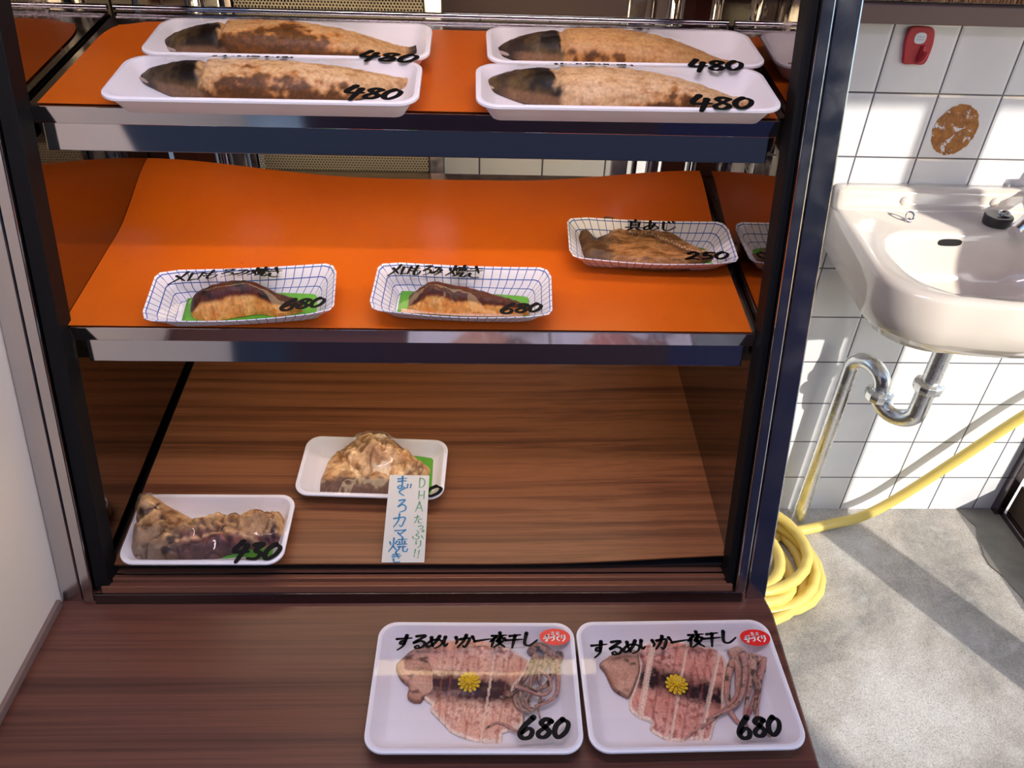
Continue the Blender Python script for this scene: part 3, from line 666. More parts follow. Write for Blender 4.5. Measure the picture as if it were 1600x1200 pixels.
# ---- mackerel
TAN, TAN2, SEAR, DARK, OLIVE, GREY = lin(208, 166, 112), lin(226, 192, 150), lin(112, 66, 26), lin(26, 17, 12), lin(98, 76, 42), lin(176, 156, 122)
def mackerel(M, uv0, uv1, label, seed, sear=.0, pale=0., tail=.006):
    x0, y0 = loc(M, *uv0, .010); x1, y1 = loc(M, *uv1, .010); Ln = x1-x0
    st = []
    for s, wl, wh, h, off in ((0, .003, .004, .005, .000), (.04, .009, .010, .012, .001), (.12, .018, .017, .020, .001), (.22, .024, .022, .026, .0), (.34, .029, .024, .029, .0), (.5, .031, .024, .029, .0), (.66, .027, .021, .025, 0), (.8, .019, .015, .018, -.001), (.91, .010, .008, .010, .0), (.97, .004, .005, .006, .004), (1, .003, .005, .007, tail)):
        yc = .002+(y0-.002)*max(0, 1-s*3)**1.3+(y1-.002)*max(0, s*2.2-1.2)**1.3+off
        st.append((s, x0+Ln*s, yc-wl*1.08, yc+wh*1.1, h*1.15))
    hs = .255
    def prof(t, s):
        a = math.pi*t; yy = .5-.5*math.cos(a); zz = max(0, math.sin(a))**.75
        if s > hs: zz *= 1-.10*math.exp(-((t-.70)/.035)**2)+.05*math.exp(-((t-.62)/.06)**2)   # groove along the spine
        zz *= 1-.14*math.exp(-((s-hs-.012*math.sin(t*3))/.012)**2)                              # gill edge
        return yy, zz
    def cf(s, t, x, y, z):
        n = fbm(x+seed, y, z, 38, 5); n2 = fbm(x-seed, y*1.6, z, 120, 3); n3 = fbm(x*.35, y*2+seed, z, 140, 3)
        body = mixc(TAN, TAN2, .5+n*1.4+pale); body = mixc(body, lin(160, 110, 62), max(0, n3*1.7)); body = mixc(body, lin(184, 120, 52), max(0, -pale*1.5*(.6+n*1.5))); body = mixc(body, lin(168, 116, 76), smooth(fbm(x*2+y*2.2, (y-x)*.5+seed, 1, 150, 2), .12, .3)*.4)
        sr = smooth(.42*sear[1]-t+n*.40+n2*.25-abs(s-sear[0])*1.1+.10*sear[1], .0, .24); body = mixc(body, lin(196, 128, 60), smooth(sr, 0, .3)*.7); body = mixc(body, mixc(SEAR, DARK, .45+n2*1.8), smooth(sr, .25, .9)*.92)
        body = mixc(body, GREY, smooth(t, .70, .76)*.75); body = mixc(body, lin(96, 74, 52), math.exp(-((t-.70)/.022)**2)*.8*smooth(s, .28, .4))
        body = mixc(body, lin(150, 96, 44), smooth(n2, .1, .4)*.5)
        hd = mixc(OLIVE, lin(44, 32, 26), .6+n*2.2+n2); hd = mixc(hd, lin(120, 96, 56), smooth(t, .68, .85)*.6)
        g = math.exp(-((s-.225)/.050)**2)*smooth(t, .12, .3)*smooth(1-t, .18, .36); hd = mixc(hd, DARK, min(1, g*1.5))
        hd = mixc(hd, lin(150, 110, 80), smooth(.16-t, 0, .06)*smooth(s, .05, .12)*.7)
        if tail > 0: body = mixc(body, lin(58, 42, 34), smooth(s, .95, .985))
        e = hs+.05*fbm(x+seed, y, 0, 70, 4)+.055*(.6-t)*(1 if t < .6 else -.6)-.01
        return mixc(hd, body, smooth(s, e-.012, e+.012))
    mb, top = loft(st, 170, 44, prof, cf, .0018, 110, seed, .004)
    f = mb.build('grilled_mackerel', M_['fish'], M=M, cols=True, sm=2); tag(f, label, 'fish', 'grilled mackerel on the upper shelf')
    mi = M.inverted()
    j = MB()
    pj = [(x0-.004, st[0][2]+.002, .009), (x0+.006, st[0][2]-.004, .008), (x0+.022, st[1][2]-.003, .008), (x0+.045, st[2][2]+.001, .009), (x0+.062, st[3][2]+.004, .008)]
    j.tube(crom(pj, 5), [.0008+.0016*math.sin(math.pi*min(1, (i+1)/22)) for i in range(21)], 8)
    j.build('lower_jaw', mat('fish_jaw', lin(176, 158, 148), .35), f, M=M, sm=True)
    return top
def mtray(x, e, rz, label, fishlabel, uv0, uv1, txt, price, seed, sear, pale, tail, leafuv=None):
    M = on(MT, x, e, .0012, rz); t = tray(label, M, .304, .104, .023, .022, 'long white trays of grilled mackerel')
    top = mackerel(M, uv0, uv1, fishlabel, seed, sear, pale, tail)
    fm = Film(.304, .104, .0236, [top], .02, 110, 260); fm.build(t, M)
    a = loc(M, txt[0], txt[1], .026); b = loc(M, txt[2], txt[1], .026)
    write('handwriting', 'さば文化', (a[0], .0275), (b[0], .0275), .0195, .0028, fm.ink, t, M, slant=.3)
    a = loc(M, price[0], price[1], .028); b = loc(M, price[2], price[3], .028); tp = loc(M, price[0], price[4], .028)
    write('price_writing', '480', a, b, (tp[1]-a[1])*.95, .0054, fm.ink, t, M, slant=.25, gap=.1, taper=.3)
    if leafuv: leaf(M, leafuv, leafuv+.04, -.02, .026, 'small green tab showing behind the mackerel in the '+leaftxt[leafuv])
leaftxt = {.060: 'back right tray of the upper shelf', .0601: 'front right tray of the upper shelf'}
mtray(-.214, .0190, .4, 'long white foam tray at the front left of the upper shelf, film priced 480', 'grilled mackerel with dark head in the front left tray of the upper shelf', (220, 118), (652, 124), (329, 93, 456), (534, 148, 624, 150, 130), 1, (.47, 1.0), .15, .009)
mtray(-.209, .1262, .4, 'long white foam tray at the back left of the upper shelf, film priced 480', 'grilled mackerel with golden brown sides in the back left tray of the upper shelf', (250, 68), (650, 78), (352, 40, 462), (558, 88, 650, 93, 74), 5, (.50, 1.15), -.25, .006)
mtray(.156, .1270, 1.2, 'long white foam tray at the back right of the upper shelf, film priced 480', 'amber coloured grilled mackerel in the back right tray of the upper shelf', (777, 76), (1150, 100), (888, 54, 1018), (1080, 105, 1166, 104, 88), 9, (.38, .62), -.35, 0, .060)
mtray(.145, .0200, .8, 'long white foam tray at the front right of the upper shelf, film priced 480', 'pale grilled mackerel with torn skin in the front right tray of the upper shelf', (758, 128), (1170, 158), (862, 108, 990), (1082, 166, 1182, 163, 146), 13, (.68, .62), .2, 0, .0601)
# ---- miso grilled toothfish steaks
def gtray(x, e, rz, label, L_=.200):
    M = on(MM, x, e, .0018, rz); return M, tray(label, M, L_, .090, .027, gridded=True, group='gridded paper trays on the lower shelf')
def steak(M, uv, label, seed, dark, dtop):
    x0 = loc(M, *uv[0], .006)[0]; x1 = loc(M, *uv[1], .006)[0]; Ln = x1-x0
    st = []
    for s, lo, hi, h in dtop: st.append((s, x0+Ln*s, lo, hi, h*1.28))
    PR = [(0, 0), (.01, .35), (.05, .68), (.16, .90), (.32, 1.0), (.55, .95), (.78, .72), (.94, .4), (1, 0)]
    def prof(t, s):
        u = t*8; i = min(7, int(u)); k = u-i; a, b = PR[i], PR[i+1]; p, n = PR[max(i-1, 0)], PR[min(i+2, 8)]
        f = lambda c: .5*(2*a[c]+(b[c]-p[c])*k+(2*p[c]-5*a[c]+4*b[c]-n[c])*k*k+(3*a[c]-p[c]-3*b[c]+n[c])*k**3)
        return f(0), max(0, f(1))
    def cf(s, t, x, y, z):
        n = fbm(x+seed, y, z, 60, 5); n2 = fbm(x*3, y, z*.5+seed, 160, 3)
        fl = mixc(lin(232, 148, 58), lin(250, 190, 104), .5+n*1.5); fl = mixc(fl, lin(204, 96, 32), smooth(n2, .0, .35)*.55)
        fl = mixc(fl, lin(170, 78, 24), smooth(s, .75, 1)*.3); fl = mixc(fl, lin(255, 206, 130), smooth(fbm(x*2.5, y, z*1.2+seed, 120, 3), .05, .3)*.6)
        sk = mixc(dark, lin(96, 42, 22), .42+n*1.4+.6*smooth(n2, 0, .3)); e = .30-.1*smooth(.12-s, 0, .1)+n*.07
        c = mixc(fl, lin(120, 46, 16), smooth(t, e-.07, e)); return mixc(c, sk, smooth(t, e-.02, e+.02))
    mb, top = loft(st, 110, 48, prof, cf, .0022, 170, seed, .0032)
    tag(mb.build('grilled_fish_steak', M_['tuna'], M=M, cols=True, sm=2), label, 'fish', 'grilled fish steaks on the lower shelf'); return top
M, t = gtray(-.2615, .029, 5.4, 'blue gridded paper tray at the left of the lower shelf, film priced 680')
leaf(M, -.068, .078, -.024, .026, 'green sheet under the dark topped fish steak, left gridded tray', .0022)
top = steak(M, ((306, 470), (474, 470)), 'fish steak with blackened top and orange flesh in the left gridded tray', 3, lin(34, 18, 16),
            [(0, -.012, .010, .010), (.06, -.018, .016, .019), (.2, -.022, .020, .026), (.4, -.017, .021, .029), (.6, -.013, .018, .026), (.78, -.019, .010, .017), (.92, -.016, .004, .012), (1, -.012, -.001, .006)])
MB().tube([(.0, .004, .0325), (.003, .006, .034), (.006, .005, .0325)], [.0012, .0026, .0012], 8).build('flesh_crumb', mat('pale_flesh', lin(214, 160, 108), .5), bpy.data.objects['grilled_fish_steak'], M=M@Matrix.Translation((-.012, 0, -.002)), sm=True)
fm = Film(.198, .088, .0272, [top], .012, 80, 260); fm.build(t, M)
a = (loc(M, 262, 445, .030)[0], .0165); b = (loc(M, 438, 433, .031)[0], .0185)
write('handwriting', 'メロもろみ焼き', a, b, .0225, .0029, fm.ink, t, M, slant=.2, gap=.12)
a = loc(M, 437, 483, .030); b = loc(M, 505, 476, .030); write('price_writing', '680', a, b, .018, .0042, fm.ink, t, M, slant=.3, gap=.12, taper=.3)
M, t = gtray(-.0205, .0385, -2.3, 'blue gridded paper tray at the middle of the lower shelf, film priced 680')
leaf(M, -.073, .075, -.024, .022, 'green sheet under the golden fish steak, middle gridded tray', .0022)
top = steak(M, ((641, 470), (826, 486)), 'golden orange fish steak with brown skin in the middle gridded tray', 8, lin(74, 40, 26),
            [(0, -.014, .006, .010), (.08, -.018, .012, .018), (.2, -.020, .017, .026), (.35, -.020, .016, .023), (.5, -.020, .014, .021), (.68, -.020, .009, .017), (.85, -.018, .003, .013), (1, -.014, -.003, .007)])
sh = leaf(M, -.068, .068, -.0235, -.0165, 'pale pink striped paper strip along the front of the middle gridded tray', .0065); sh.name = 'paper_strip'
m = mat('striped_paper', rough=.5); v = coords(m, (420, 1, 1)); L(m, ramp(m, noi(m, v, 1, 2), [(.35, lin(214, 128, 96)), (.5, lin(236, 196, 160)), (.65, lin(190, 190, 150))]), bsdf(m).inputs['Base Color'])
sh.data.materials[0] = m; sh['category'] = 'paper strip'; del sh['group']
fm = Film(.198, .088, .0272, [top], .012, 80, 260); fm.build(t, M)
a = loc(M, 606, 431, .030); b = loc(M, 754, 432, .030)
a = (a[0], .0170); b = (b[0], .0175)
write('handwriting', 'メロもろみ', a, (loc(M, 690, 431, .03)[0], .0172), .0225, .0029, fm.ink, t, M, slant=.25, gap=.1)
write('handwriting', '焼き', (loc(M, 698, 432, .03)[0], .0165), b, .0245, .0029, fm.ink, t, M, slant=.25, gap=.1)
a = loc(M, 782, 487, .030); b = loc(M, 846, 484, .030); write('price_writing', '680', a, b, .017, .0042, fm.ink, t, M, slant=.25, gap=.1, taper=.3)
# ---- dried horse mackerel, split open
M, t = gtray(.2075, .1415, -2.0, 'blue gridded paper tray at the right of the lower shelf, film priced 250', .203)
leaf(M, .005, .080, -.024, .022, 'green sheet under the dried split fish, right gridded tray', .0022)
px = [(902, 374), (908, 362), (915, 358), (924, 366), (932, 372), (950, 366), (956, 357), (946, 352), (942, 341), (950, 338), (972, 343), (1000, 347), (1030, 350), (1058, 360), (1080, 374), (1102, 385), (1118, 389), (1142, 382), (1158, 374), (1162, 378), (1150, 388), (1160, 398), (1150, 399), (1126, 393), (1100, 402), (1080, 411), (1040, 412), (1000, 410), (962, 407), (940, 400), (916, 396), (906, 388)]
P = [loc(M, u, v, .014) for u, v in px]
sp = [loc(M, u, v, .020) for u, v in ((985, 360), (1020, 364), (1050, 376), (1078, 388), (1104, 391))]
def spd(x, y): return min(math.hypot(x-a[0]-(b[0]-a[0])*k, y-a[1]-(b[1]-a[1])*k) for a, b in zip(sp, sp[1:]) for k in (0, .25, .5, .75, 1))
ts = Vector(loc(M, 1110, 390, .014))
def hf(x, y, d_): return .0055+min(.010, d_*.9)+.0035*math.exp(-(spd(x, y)/.0035)**2)+.0022*fbm(x, y, 0, 80, 4)+.012*smooth(x, ts.x, ts.x+.03)+.010*smooth(x, P[6][0]+.02, P[6][0]-.012)*smooth(y, .0, .03)
def cf(x, y, d_, z):
    n = fbm(x*.6, y*2.2, 0, 70, 5); n2 = fbm(x, y, 3, 50, 4); c = mixc(lin(130, 84, 44), lin(202, 148, 94), .5+n*1.9); c = mixc(c, lin(92, 56, 30), smooth(fbm(x*.8+y*.5, y*4, 9, 90, 3), .08, .3)*.7)
    c = mixc(c, lin(80, 48, 26), smooth(.004-d_, -.003, .003)*.7); c = mixc(c, lin(58, 34, 22), math.exp(-((spd(x, y)-.004)/.0015)**2)*.75)
    c = mixc(c, lin(52, 34, 22), smooth(P[5][0]+.012-x+n2*.03, 0, .02)*.8); c = mixc(c, lin(86, 62, 40), smooth(x, ts.x-.01, ts.x+.01)*.8)
    return mixc(c, DARK, smooth(n2, .26, .4)*.6)
mb, top = slab(P, .0016, hf, cf, .0035)
aji = mb.build('dried_horse_mackerel', M_['fish'], M=M, cols=True, sm=2); tag(aji, 'dark brown dried fish split open, in the right gridded tray', 'fish')
mb = MB()
cv = crom([(a, b, 0) for a, b in sp], 7)
for k, c_ in enumerate(cv[::1]): mb.lathe([(0, -.001), (.0016, -.0006), (.0019, .0006), (.0011, .0018), (0, .0022)], Matrix.Translation((c_.x, c_.y, hf(c_.x, c_.y, .01)+.0002)), 8)
mb.build('spine', mat('spine_bone', lin(196, 156, 112), .5), aji, M=M, sm=True)
top = [p for p in top if abs(p[0]) < .094]
fm = Film(.200, .088, .0272, [top], .012, 80, 260); fm.build(t, M)
a = loc(M, 980, 360, .032); b = loc(M, 1050, 359, .032); write('handwriting', '真あじ', (a[0], .018), (b[0]+.006, .018), .023, .0027, fm.ink, t, M, slant=.2, gap=.1)
a = loc(M, 1072, 403, .030); b = loc(M, 1140, 402, .030); write('price_writing', '250', a, b, .017, .0042, fm.ink, t, M, slant=.25, gap=.1, taper=.3)
# ---- tuna collars on the wooden board
M = on(MW, -.3375, .0330, .0048, -.2); t = tray('white foam tray at the left front corner of the board, film priced 430', M, .198, .106, .021, .02)
px = [(202, 858), (207, 835), (214, 805), (222, 788), (246, 780), (262, 790), (290, 800), (322, 812), (345, 806), (380, 802), (415, 798), (436, 795), (447, 812), (444, 842), (425, 850), (385, 852), (352, 862), (330, 872), (290, 876), (240, 877), (208, 872)]
P = [loc(M, u, v, .014) for u, v in px]
bk = Vector(loc(M, 236, 800, .012)); rd = [loc(M, u, v, .03) for u, v in ((262, 830), (300, 822), (340, 806), (390, 806), (432, 806))]
def rdd(x, y): return min(math.hypot(x-a[0]-(b[0]-a[0])*k, y-a[1]-(b[1]-a[1])*k) for a, b in zip(rd, rd[1:]) for k in (0, .25, .5, .75, 1))
def hf(x, y, d_):
    q = math.hypot(x-bk.x, (y-bk.y)*.8)
    return .0035+.024*(1-math.exp(-d_/.005))+.014*math.exp(-(q/.022)**2)+.009*math.exp(-(rdd(x, y)/.008)**2)-.008*math.exp(-(((x-bk.x-.050)/.02)**2+((y-bk.y+.004)/.010)**2))+.013*fbm(x, y, 1, 34, 5)*min(1, d_/.004)-.007*max(0, .12-abs(fbm(x*1.2, y*1.8, 5, 24, 3)))/.12*min(1, d_/.004)+.002
def cf(x, y, d_, z):
    n = fbm(x, y, 2, 36, 5); n2 = fbm(x+4, y, 2, 90, 4); f = rdd(x, y); lo = y-(.0+.0)
    c = mixc(lin(176, 128, 82), lin(226, 180, 122), .5+n*2.0); c = mixc(c, lin(118, 66, 34), smooth(n2, .0, .3)*.7)
    t1 = smooth(-.006-y+n*.02, 0, .012)*smooth(x, -.045, -.02); c = mixc(c, mixc(lin(78, 44, 46), lin(170, 104, 90), .45+n2*2.0), t1)
    c = mixc(c, lin(228, 178, 128), math.exp(-((y+.017-.006*math.sin(x*55))/.0022)**2)*smooth(x, -.05, -.03)*.9)
    c = mixc(c, lin(92, 66, 58), smooth(-.024-y+n*.01, 0, .006)*.8); c = mixc(c, lin(158, 136, 116), smooth(-.044-x, 0, .012)*smooth(.004-y, 0, .01)*.7)
    c = mixc(c, lin(206, 172, 128), math.exp(-(math.hypot(x-bk.x, y-bk.y-.006)/.012)**2)*.7)
    c = mixc(c, lin(66, 34, 22), smooth(.07-abs(fbm(x*1.2, y*1.8, 5, 24, 3)), 0, .07)*.75)  # crease shade put into the colour for stronger relief
    return mixc(c, lin(48, 26, 20), smooth(n2+n, .22, .45)*.85)
leaf(M, .005, .082, -.042, .030, 'green sheet under the collar priced 430', .0034)
mb, top = slab(P, .0015, hf, cf, .0036)
tag(mb.build('tuna_collar', M_['tuna'], M=M, cols=True, sm=2), 'long lumpy grilled tuna collar in the left front tray on the board', 'fish')
fm = Film(.198, .106, .0215, [top], .02, 90, 160); fm.build(t, M)
a = loc(M, 358, 873, .026); b = loc(M, 433, 871, .026); write('price_writing', '430', a, b, .024, .0056, fm.ink, t, M, slant=.3, gap=.1, taper=.3)
M = on(MW, -.144, .1335, .0055, -2.2); t = tray('white foam tray holding the peaked tuna collar, behind the price card', M, .197, .104, .021, .02)
leaf(M, -.048, .085, -.034, .036, 'green sheet under the peaked tuna collar', .0034, .004)
px = [(499, 766), (500, 748), (510, 726), (526, 708), (545, 700), (575, 692), (605, 694), (632, 704), (655, 722), (673, 732), (668, 744), (640, 754), (612, 770), (580, 772), (540, 771)]
P = [loc(M, u, v, .010) for u, v in px]; pk = Vector(loc(M, 590, 706, .012)); rt_ = Vector(loc(M, 665, 738, .01))
def hf(x, y, d_):
    q = math.hypot((x-pk.x)*.75, (y-pk.y)*1.0); rl = abs((x-pk.x)*(rt_.y-pk.y)-(y-pk.y)*(rt_.x-pk.x))/math.hypot(rt_.x-pk.x, rt_.y-pk.y)
    return .0035+.018*(1-math.exp(-d_/.004))+.030*math.exp(-(q/.027)**2)*(1-math.exp(-d_/.003))+.012*fbm(x, y, 8, 36, 5)*min(1, d_/.004)-.006*max(0, .12-abs(fbm(x*1.3, y*1.3, 3, 26, 3)))/.12*min(1, d_/.004)+.002
def cf(x, y, d_, z):
    n = fbm(x, y, 7, 44, 5); n2 = fbm(x+2, y, 4, 100, 4); c = mixc(lin(196, 144, 92), lin(244, 204, 150), .5+n*2.0)
    c = mixc(c, lin(126, 78, 42), smooth(n2, .02, .3)*.7); c = mixc(c, lin(104, 58, 30), smooth(.06-abs(fbm(x*1.3, y*1.3, 3, 26, 3)), 0, .06)*.75)  # colour also darkens the creases, painting shade into the lumps
    c = mixc(c, mixc(lin(98, 74, 66), lin(140, 108, 92), .5+n2), smooth(-.018-y+n*.02, 0, .008)*.95)
    c = mixc(c, lin(246, 222, 186), smooth(.013-math.hypot(x-.014, (y+.006)*1.3)+n*.014, 0, .0015))
    return mixc(c, lin(240, 214, 178), smooth(.010-math.hypot(x-pk.x-.008, y-pk.y-.004)+n*.01, 0, .004)*.9)
mb, top = slab(P, .0015, hf, cf, .0042)
tag(mb.build('tuna_collar', M_['tuna'], M=M, cols=True, sm=2), 'peaked pale grilled tuna collar with a white patch, behind the price card', 'fish')
fm = Film(.197, .104, .0215, [top], .02, 90, 160); fm.build(t, M)
a = loc(M, 612, 775, .024); b = loc(M, 688, 774, .024); write('price_writing', '430', a, b, .020, .0046, fm.ink, t, M, slant=.25, gap=.1, taper=.3)
# ---- price card leaning on the tray
A = onp = MW.inverted()
fx0, fy0 = loc(MW, 596, 879, .003); fx1, fy1 = loc(MW, 663, 879, .003); cwid = fx1-fx0
# the card stands on the board and leans back against the tray rim
Mi = MW.inverted(); lean = 38
Mc = MW@Matrix.Translation((fx0, loc(MW, 630, 879, .0050)[1], .0050))@Matrix.Rotation(R(lean), 4, 'X')
def cardpt(u, v):
    Mi = (Mc@Matrix.Rotation(0, 4, 'X')).inverted(); o = Mi@Vector((0, 0, 0)); d = Mi.to_3x3()@ray(u, v); k = -o.z/d.z; p = o+d*k; return (p.x, p.y)
card = thing('price_card', 'narrow white handwritten card leaning on the tray of the peaked tuna collar', 'card', Mc)
P = [cardpt(596, 879), cardpt(663, 879), cardpt(671, 743), cardpt(609, 742)]
MB().prism(P, -.0006, 0).build('card_sheet', mat('rough_white_card', lin(230, 222, 206), .75), card, M=Mc)
def cw(name, items, m, w0, off=0):
    mb = MB()
    for ch, u0, v0, u1, v1 in items:
        a = cardpt(u0, v1); b = cardpt(u1, v1); c_ = cardpt(u0, v0); strokes(mb, ch, a[0], a[1], b[0]-a[0], c_[1]-a[1], w0, lambda x, y: .0004, .05, .4)
    mb.build(name, m, card, M=Mc, fixn=False)
k = 1/5
def cc(ch, x0, y0, x1, y1): return (ch, 450+x0*k, 650+y0*k, 450+x1*k, 650+y1*k)
cw('blue_writing', [cc('ま', 840, 472, 940, 570), cc('く', 850, 562, 925, 625), cc('ろ', 840, 648, 935, 752), cc('カ', 818, 768, 925, 866), cc('マ', 825, 880, 925, 952), cc('焼', 785, 950, 930, 1062), cc('き', 800, 1068, 895, 1142)], mat('blue_felt_pen', lin(62, 140, 180), .6), .0017)
cw('blue_dots', [cc('!', 925, 535, 942, 562), cc('!', 950, 535, 968, 562)], mat('blue_felt_pen', lin(62, 140, 180), .6), .0014)
cw('green_writing', [cc('D', 1015, 480, 1082, 562), cc('H', 1010, 585, 1076, 652), cc('A', 988, 666, 1062, 750), cc('た', 985, 778, 1052, 840), cc('っ', 1012, 836, 1062, 886), cc('ぷ', 965, 892, 1065, 968), cc('り', 985, 972, 1050, 1030), cc('!', 975, 1042, 1005, 1100), cc('!', 1005, 1050, 1035, 1110)], mat('green_felt_pen', lin(122, 172, 120), .6), .0012)
# ---- squid trays on the counter
def sticker(t, M, fm, uv):
    cx_, cy_ = loc(M, uv[0], uv[1], .0235); rx, ry = .0178, .0112; mb = MB(); n = 40
    ring = [(cx_+rx*math.cos(6.28318*i/n), cy_+ry*math.sin(6.28318*i/n)) for i in range(n)]
    mb.add([(cx_, cy_, fm.z(cx_, cy_)+.0008)]+[(x, y, fm.z(x, y)+.0008) for x, y in ring], [(0, i+1, (i+1) % n+1) for i in range(n)])
    s = mb.build('sticker', M_['red'], t, M=M, fixn=False); s['label'] = 'red oval sticker with white lettering'
    zf = lambda x, y: fm.z(x, y)+.0011
    mb = MB()
    for ch, dx, dy, w_, h_, th in (('当', -.0045, .0026, .0042, .0044, .0006), ('店', .0016, .0026, .0042, .0044, .0006), ('手', -.0135, -.0065, .0080, .0095, .0015), ('づ', -.0060, -.0058, .0060, .0070, .0013), ('く', .0010, -.0058, .0050, .0070, .0013), ('り', .0065, -.0060, .0060, .0085, .0014)):
        strokes(mb, ch, cx_+dx, cy_+dy, w_, h_, th, zf, .1, .1)
    mb.build('sticker_lettering', M_['white_print'], s, M=M, fixn=False)
def flower(M, uv, z, label):
    x, y = loc(M, *uv, z); Mf = M@Matrix.Translation((x, y, z)); f = thing('plastic_flower', label, 'flower', Mf, 'yellow plastic flowers on the squid')
    ym = mat('yellow_plastic', lin(244, 206, 30), .4, Subsurface_Weight=.1)
    def petals(n, r0, r1, w_, h0, h1, ph):
        mb = MB()
        for k_ in range(n):
            Mp = Matrix.Rotation(ph+6.28318*k_/n, 4, 'Z'); vs = []
            for i, (t_, ww, hh) in enumerate(((0, .35, 0), (.35, .8, .3), (.7, 1.0, .75), (.9, .92, 1), (1, .45, 1.0))):
                rr = r0+(r1-r0)*t_; zz = h0+(h1-h0)*hh
                for sgn in (-1, 0, 1): vs.append(Mp@Vector((rr, sgn*w_*ww*.5, zz-(.0005 if sgn == 0 else 0)-(.0004 if t_ == 1 else 0))))
            fs = [(i*3+j, i*3+j+1, i*3+j+4, i*3+j+3) for i in range(4) for j in range(2)]; mb.add(vs, fs)
        return mb
    for args in ((13, .003, .0128, .0040, .0003, .0012, 0), (12, .002, .0094, .0030, .0018, .0034, .2), (8, .001, .0058, .0026, .0034, .0056, .1)):
        o = petals(*args).build('petals', ym, f, M=Mf, sm=True, fixn=False); mo = o.modifiers.new('thickness', 'SOLIDIFY'); mo.thickness = .0005
    MB().lathe([(0, 0), (.0024, 0), (.0026, .003), (.002, .0046), (0, .0058)], None, 16).build('flower_centre', ym, f, M=Mf, sm=True)
def squid(tag_, M, body, fin, cuts, band, tent, label, seed, pink, o, k, dark):
    cvt = lambda p, h=.008: loc(M, o[0]+p[0]*k, o[1]+p[1]*k, h)
    P = [(q.x, q.y) for q in crom([(*cvt(p), 0) for p in body], 4, True)]
    PF = [(q.x, q.y) for q in crom([(*cvt(p), 0) for p in fin], 4, True)]
    root = thing('dried_squid', label, 'squid', M, 'sliced dried squid in the counter trays')
    B0, B1 = Vector(cvt(band[0])), Vector(cvt(band[1]))
    CU = [(Vector(cvt(a)), Vector(cvt(b)), w_) for a, b, w_ in cuts]
    def side(x, y, c): a, b, w_ = c; d_ = b-a; return ((x-a.x)*d_.y-(y-a.y)*d_.x)/d_.length
    def idx(x, y): return sum(1 for c in CU if side(x, y, c) < 0)
    def cutd(x, y): return min([abs(side(x, y, c))/max(c[2], .0012) for c in CU if True]+[9])
    def hf(x, y, d_):
        c = cutd(x, y); i = idx(x, y); z = .0062+.0030*(1-math.exp(-d_/.006))+.0013*fbm(x, y, seed, 60, 4)+.0010*math.sin(i*2.4+seed)
        return z-(.0036 if c < .5 and min(q[2] for q in CU if abs(side(x, y, q))/max(q[2], .0012) < .55) > .0015 else (.0009 if c < .5 else 0))
    def colr(x, y, d_, z):
        n = fbm(x, y, seed, 30, 5); n2 = fbm(x, y, seed+3, 160, 4); n3 = fbm(x*.5, y*2, seed, 120, 3)
        c = mixc(pink[0], pink[1], .5+n*2.0); c = mixc(c, pink[2], smooth(n2+n*.5, .02, .3)*.8); c = mixc(c, pink[2], smooth(fbm(x*3, y*.5, seed, 90, 3), .05, .3)*.5)
        v = (Vector((x, y))-B0); dd = (B1-B0); tt = v.dot(dd)/dd.length_squared; ds = abs(v.x*dd.y-v.y*dd.x)/dd.length
        g = math.exp(-(ds/.0165)**2)*smooth(tt, -.15, .1)*smooth(1.25-tt, 0, .25); c = mixc(c, dark, min(1, max(0, g*1.35+n*1.5*g+n2*g-.15)))
        c = mixc(c, pink[3], smooth(.0026-d_, -.0012, .0008)); 
        ci = min(CU, key=lambda q: abs(side(x, y, q))/q[2]); cv_ = abs(side(x, y, ci))/max(ci[2], .0012)
        if cv_ < .8: c = mixc(c, pink[3] if ci[2] > .0015 else pink[2], .8 if ci[2] > .0015 else .35)
        c = mixc(c, pink[0], 0)
        return c
    mb, top = slab(P, .0013, hf, colr, .0036); mb.build('sliced_body', M_['squid'], root, M=M, cols=True, sm=2)
    def hf2(x, y, d_): return .0085+.0035*(1-math.exp(-d_/.006))+.0016*fbm(x, y, seed+9, 70, 4)
    def c2(x, y, d_, z):
        n = fbm(x, y, seed+5, 45, 5); c = mixc(lin(190, 138, 112), lin(226, 180, 154), .5+n*1.5); c = mixc(c, lin(74, 46, 42), smooth(fbm(x, y*2, seed+8, 60, 4), .12, .30)*.8)
        return mixc(c, lin(86, 50, 40), smooth(.0018-d_, -.001, .001)*.6)
    mb, top2 = slab(PF, .0013, hf2, c2, .0038); mb.build('fin', M_['squid'], root, M=M, cols=True, sm=2)
    allp = top+top2
    for j, (pts, r0, r1, z0, z1, col) in enumerate(tent):
        L_ = [Vector((*cvt(p, .008), 0)) for p in pts]
        for i, q in enumerate(L_): q.z = z0+(z1-z0)*i/(len(L_)-1)+.0010*math.sin(i*2+j)
        C_ = crom(L_, 9); n = len(C_); mb = MB(); rs = [r0+(r1-r0)*(i/(n-1))**.8 for i in range(n)]; rs[-1] *= .5
        n0 = len(mb.v); mb.tube(C_, rs, 9); mb.c = []
        for v_ in mb.v:
            nn = fbm(v_[0], v_[1], v_[2]+j, 130, 4); mb.c.append(mixc(mixc(col, lin(216, 176, 152), .35+nn*2.2), lin(44, 28, 26), smooth(nn, .10, .26)*.9))
        mb.build('arm', M_['squid'], root, M=M, cols=True, sm=2); allp += [tuple(p) for p in C_]
    return allp
A1, A2 = lin(146, 118, 108), lin(176, 130, 122)
M = frame(-.0030, .4950, CT+.0002, 0, -.7); t = tray('white foam tray of sliced squid on the counter, left of the pair with yellow reflection', M, .2275, .159, .022, .021, 'squid trays on the counter')
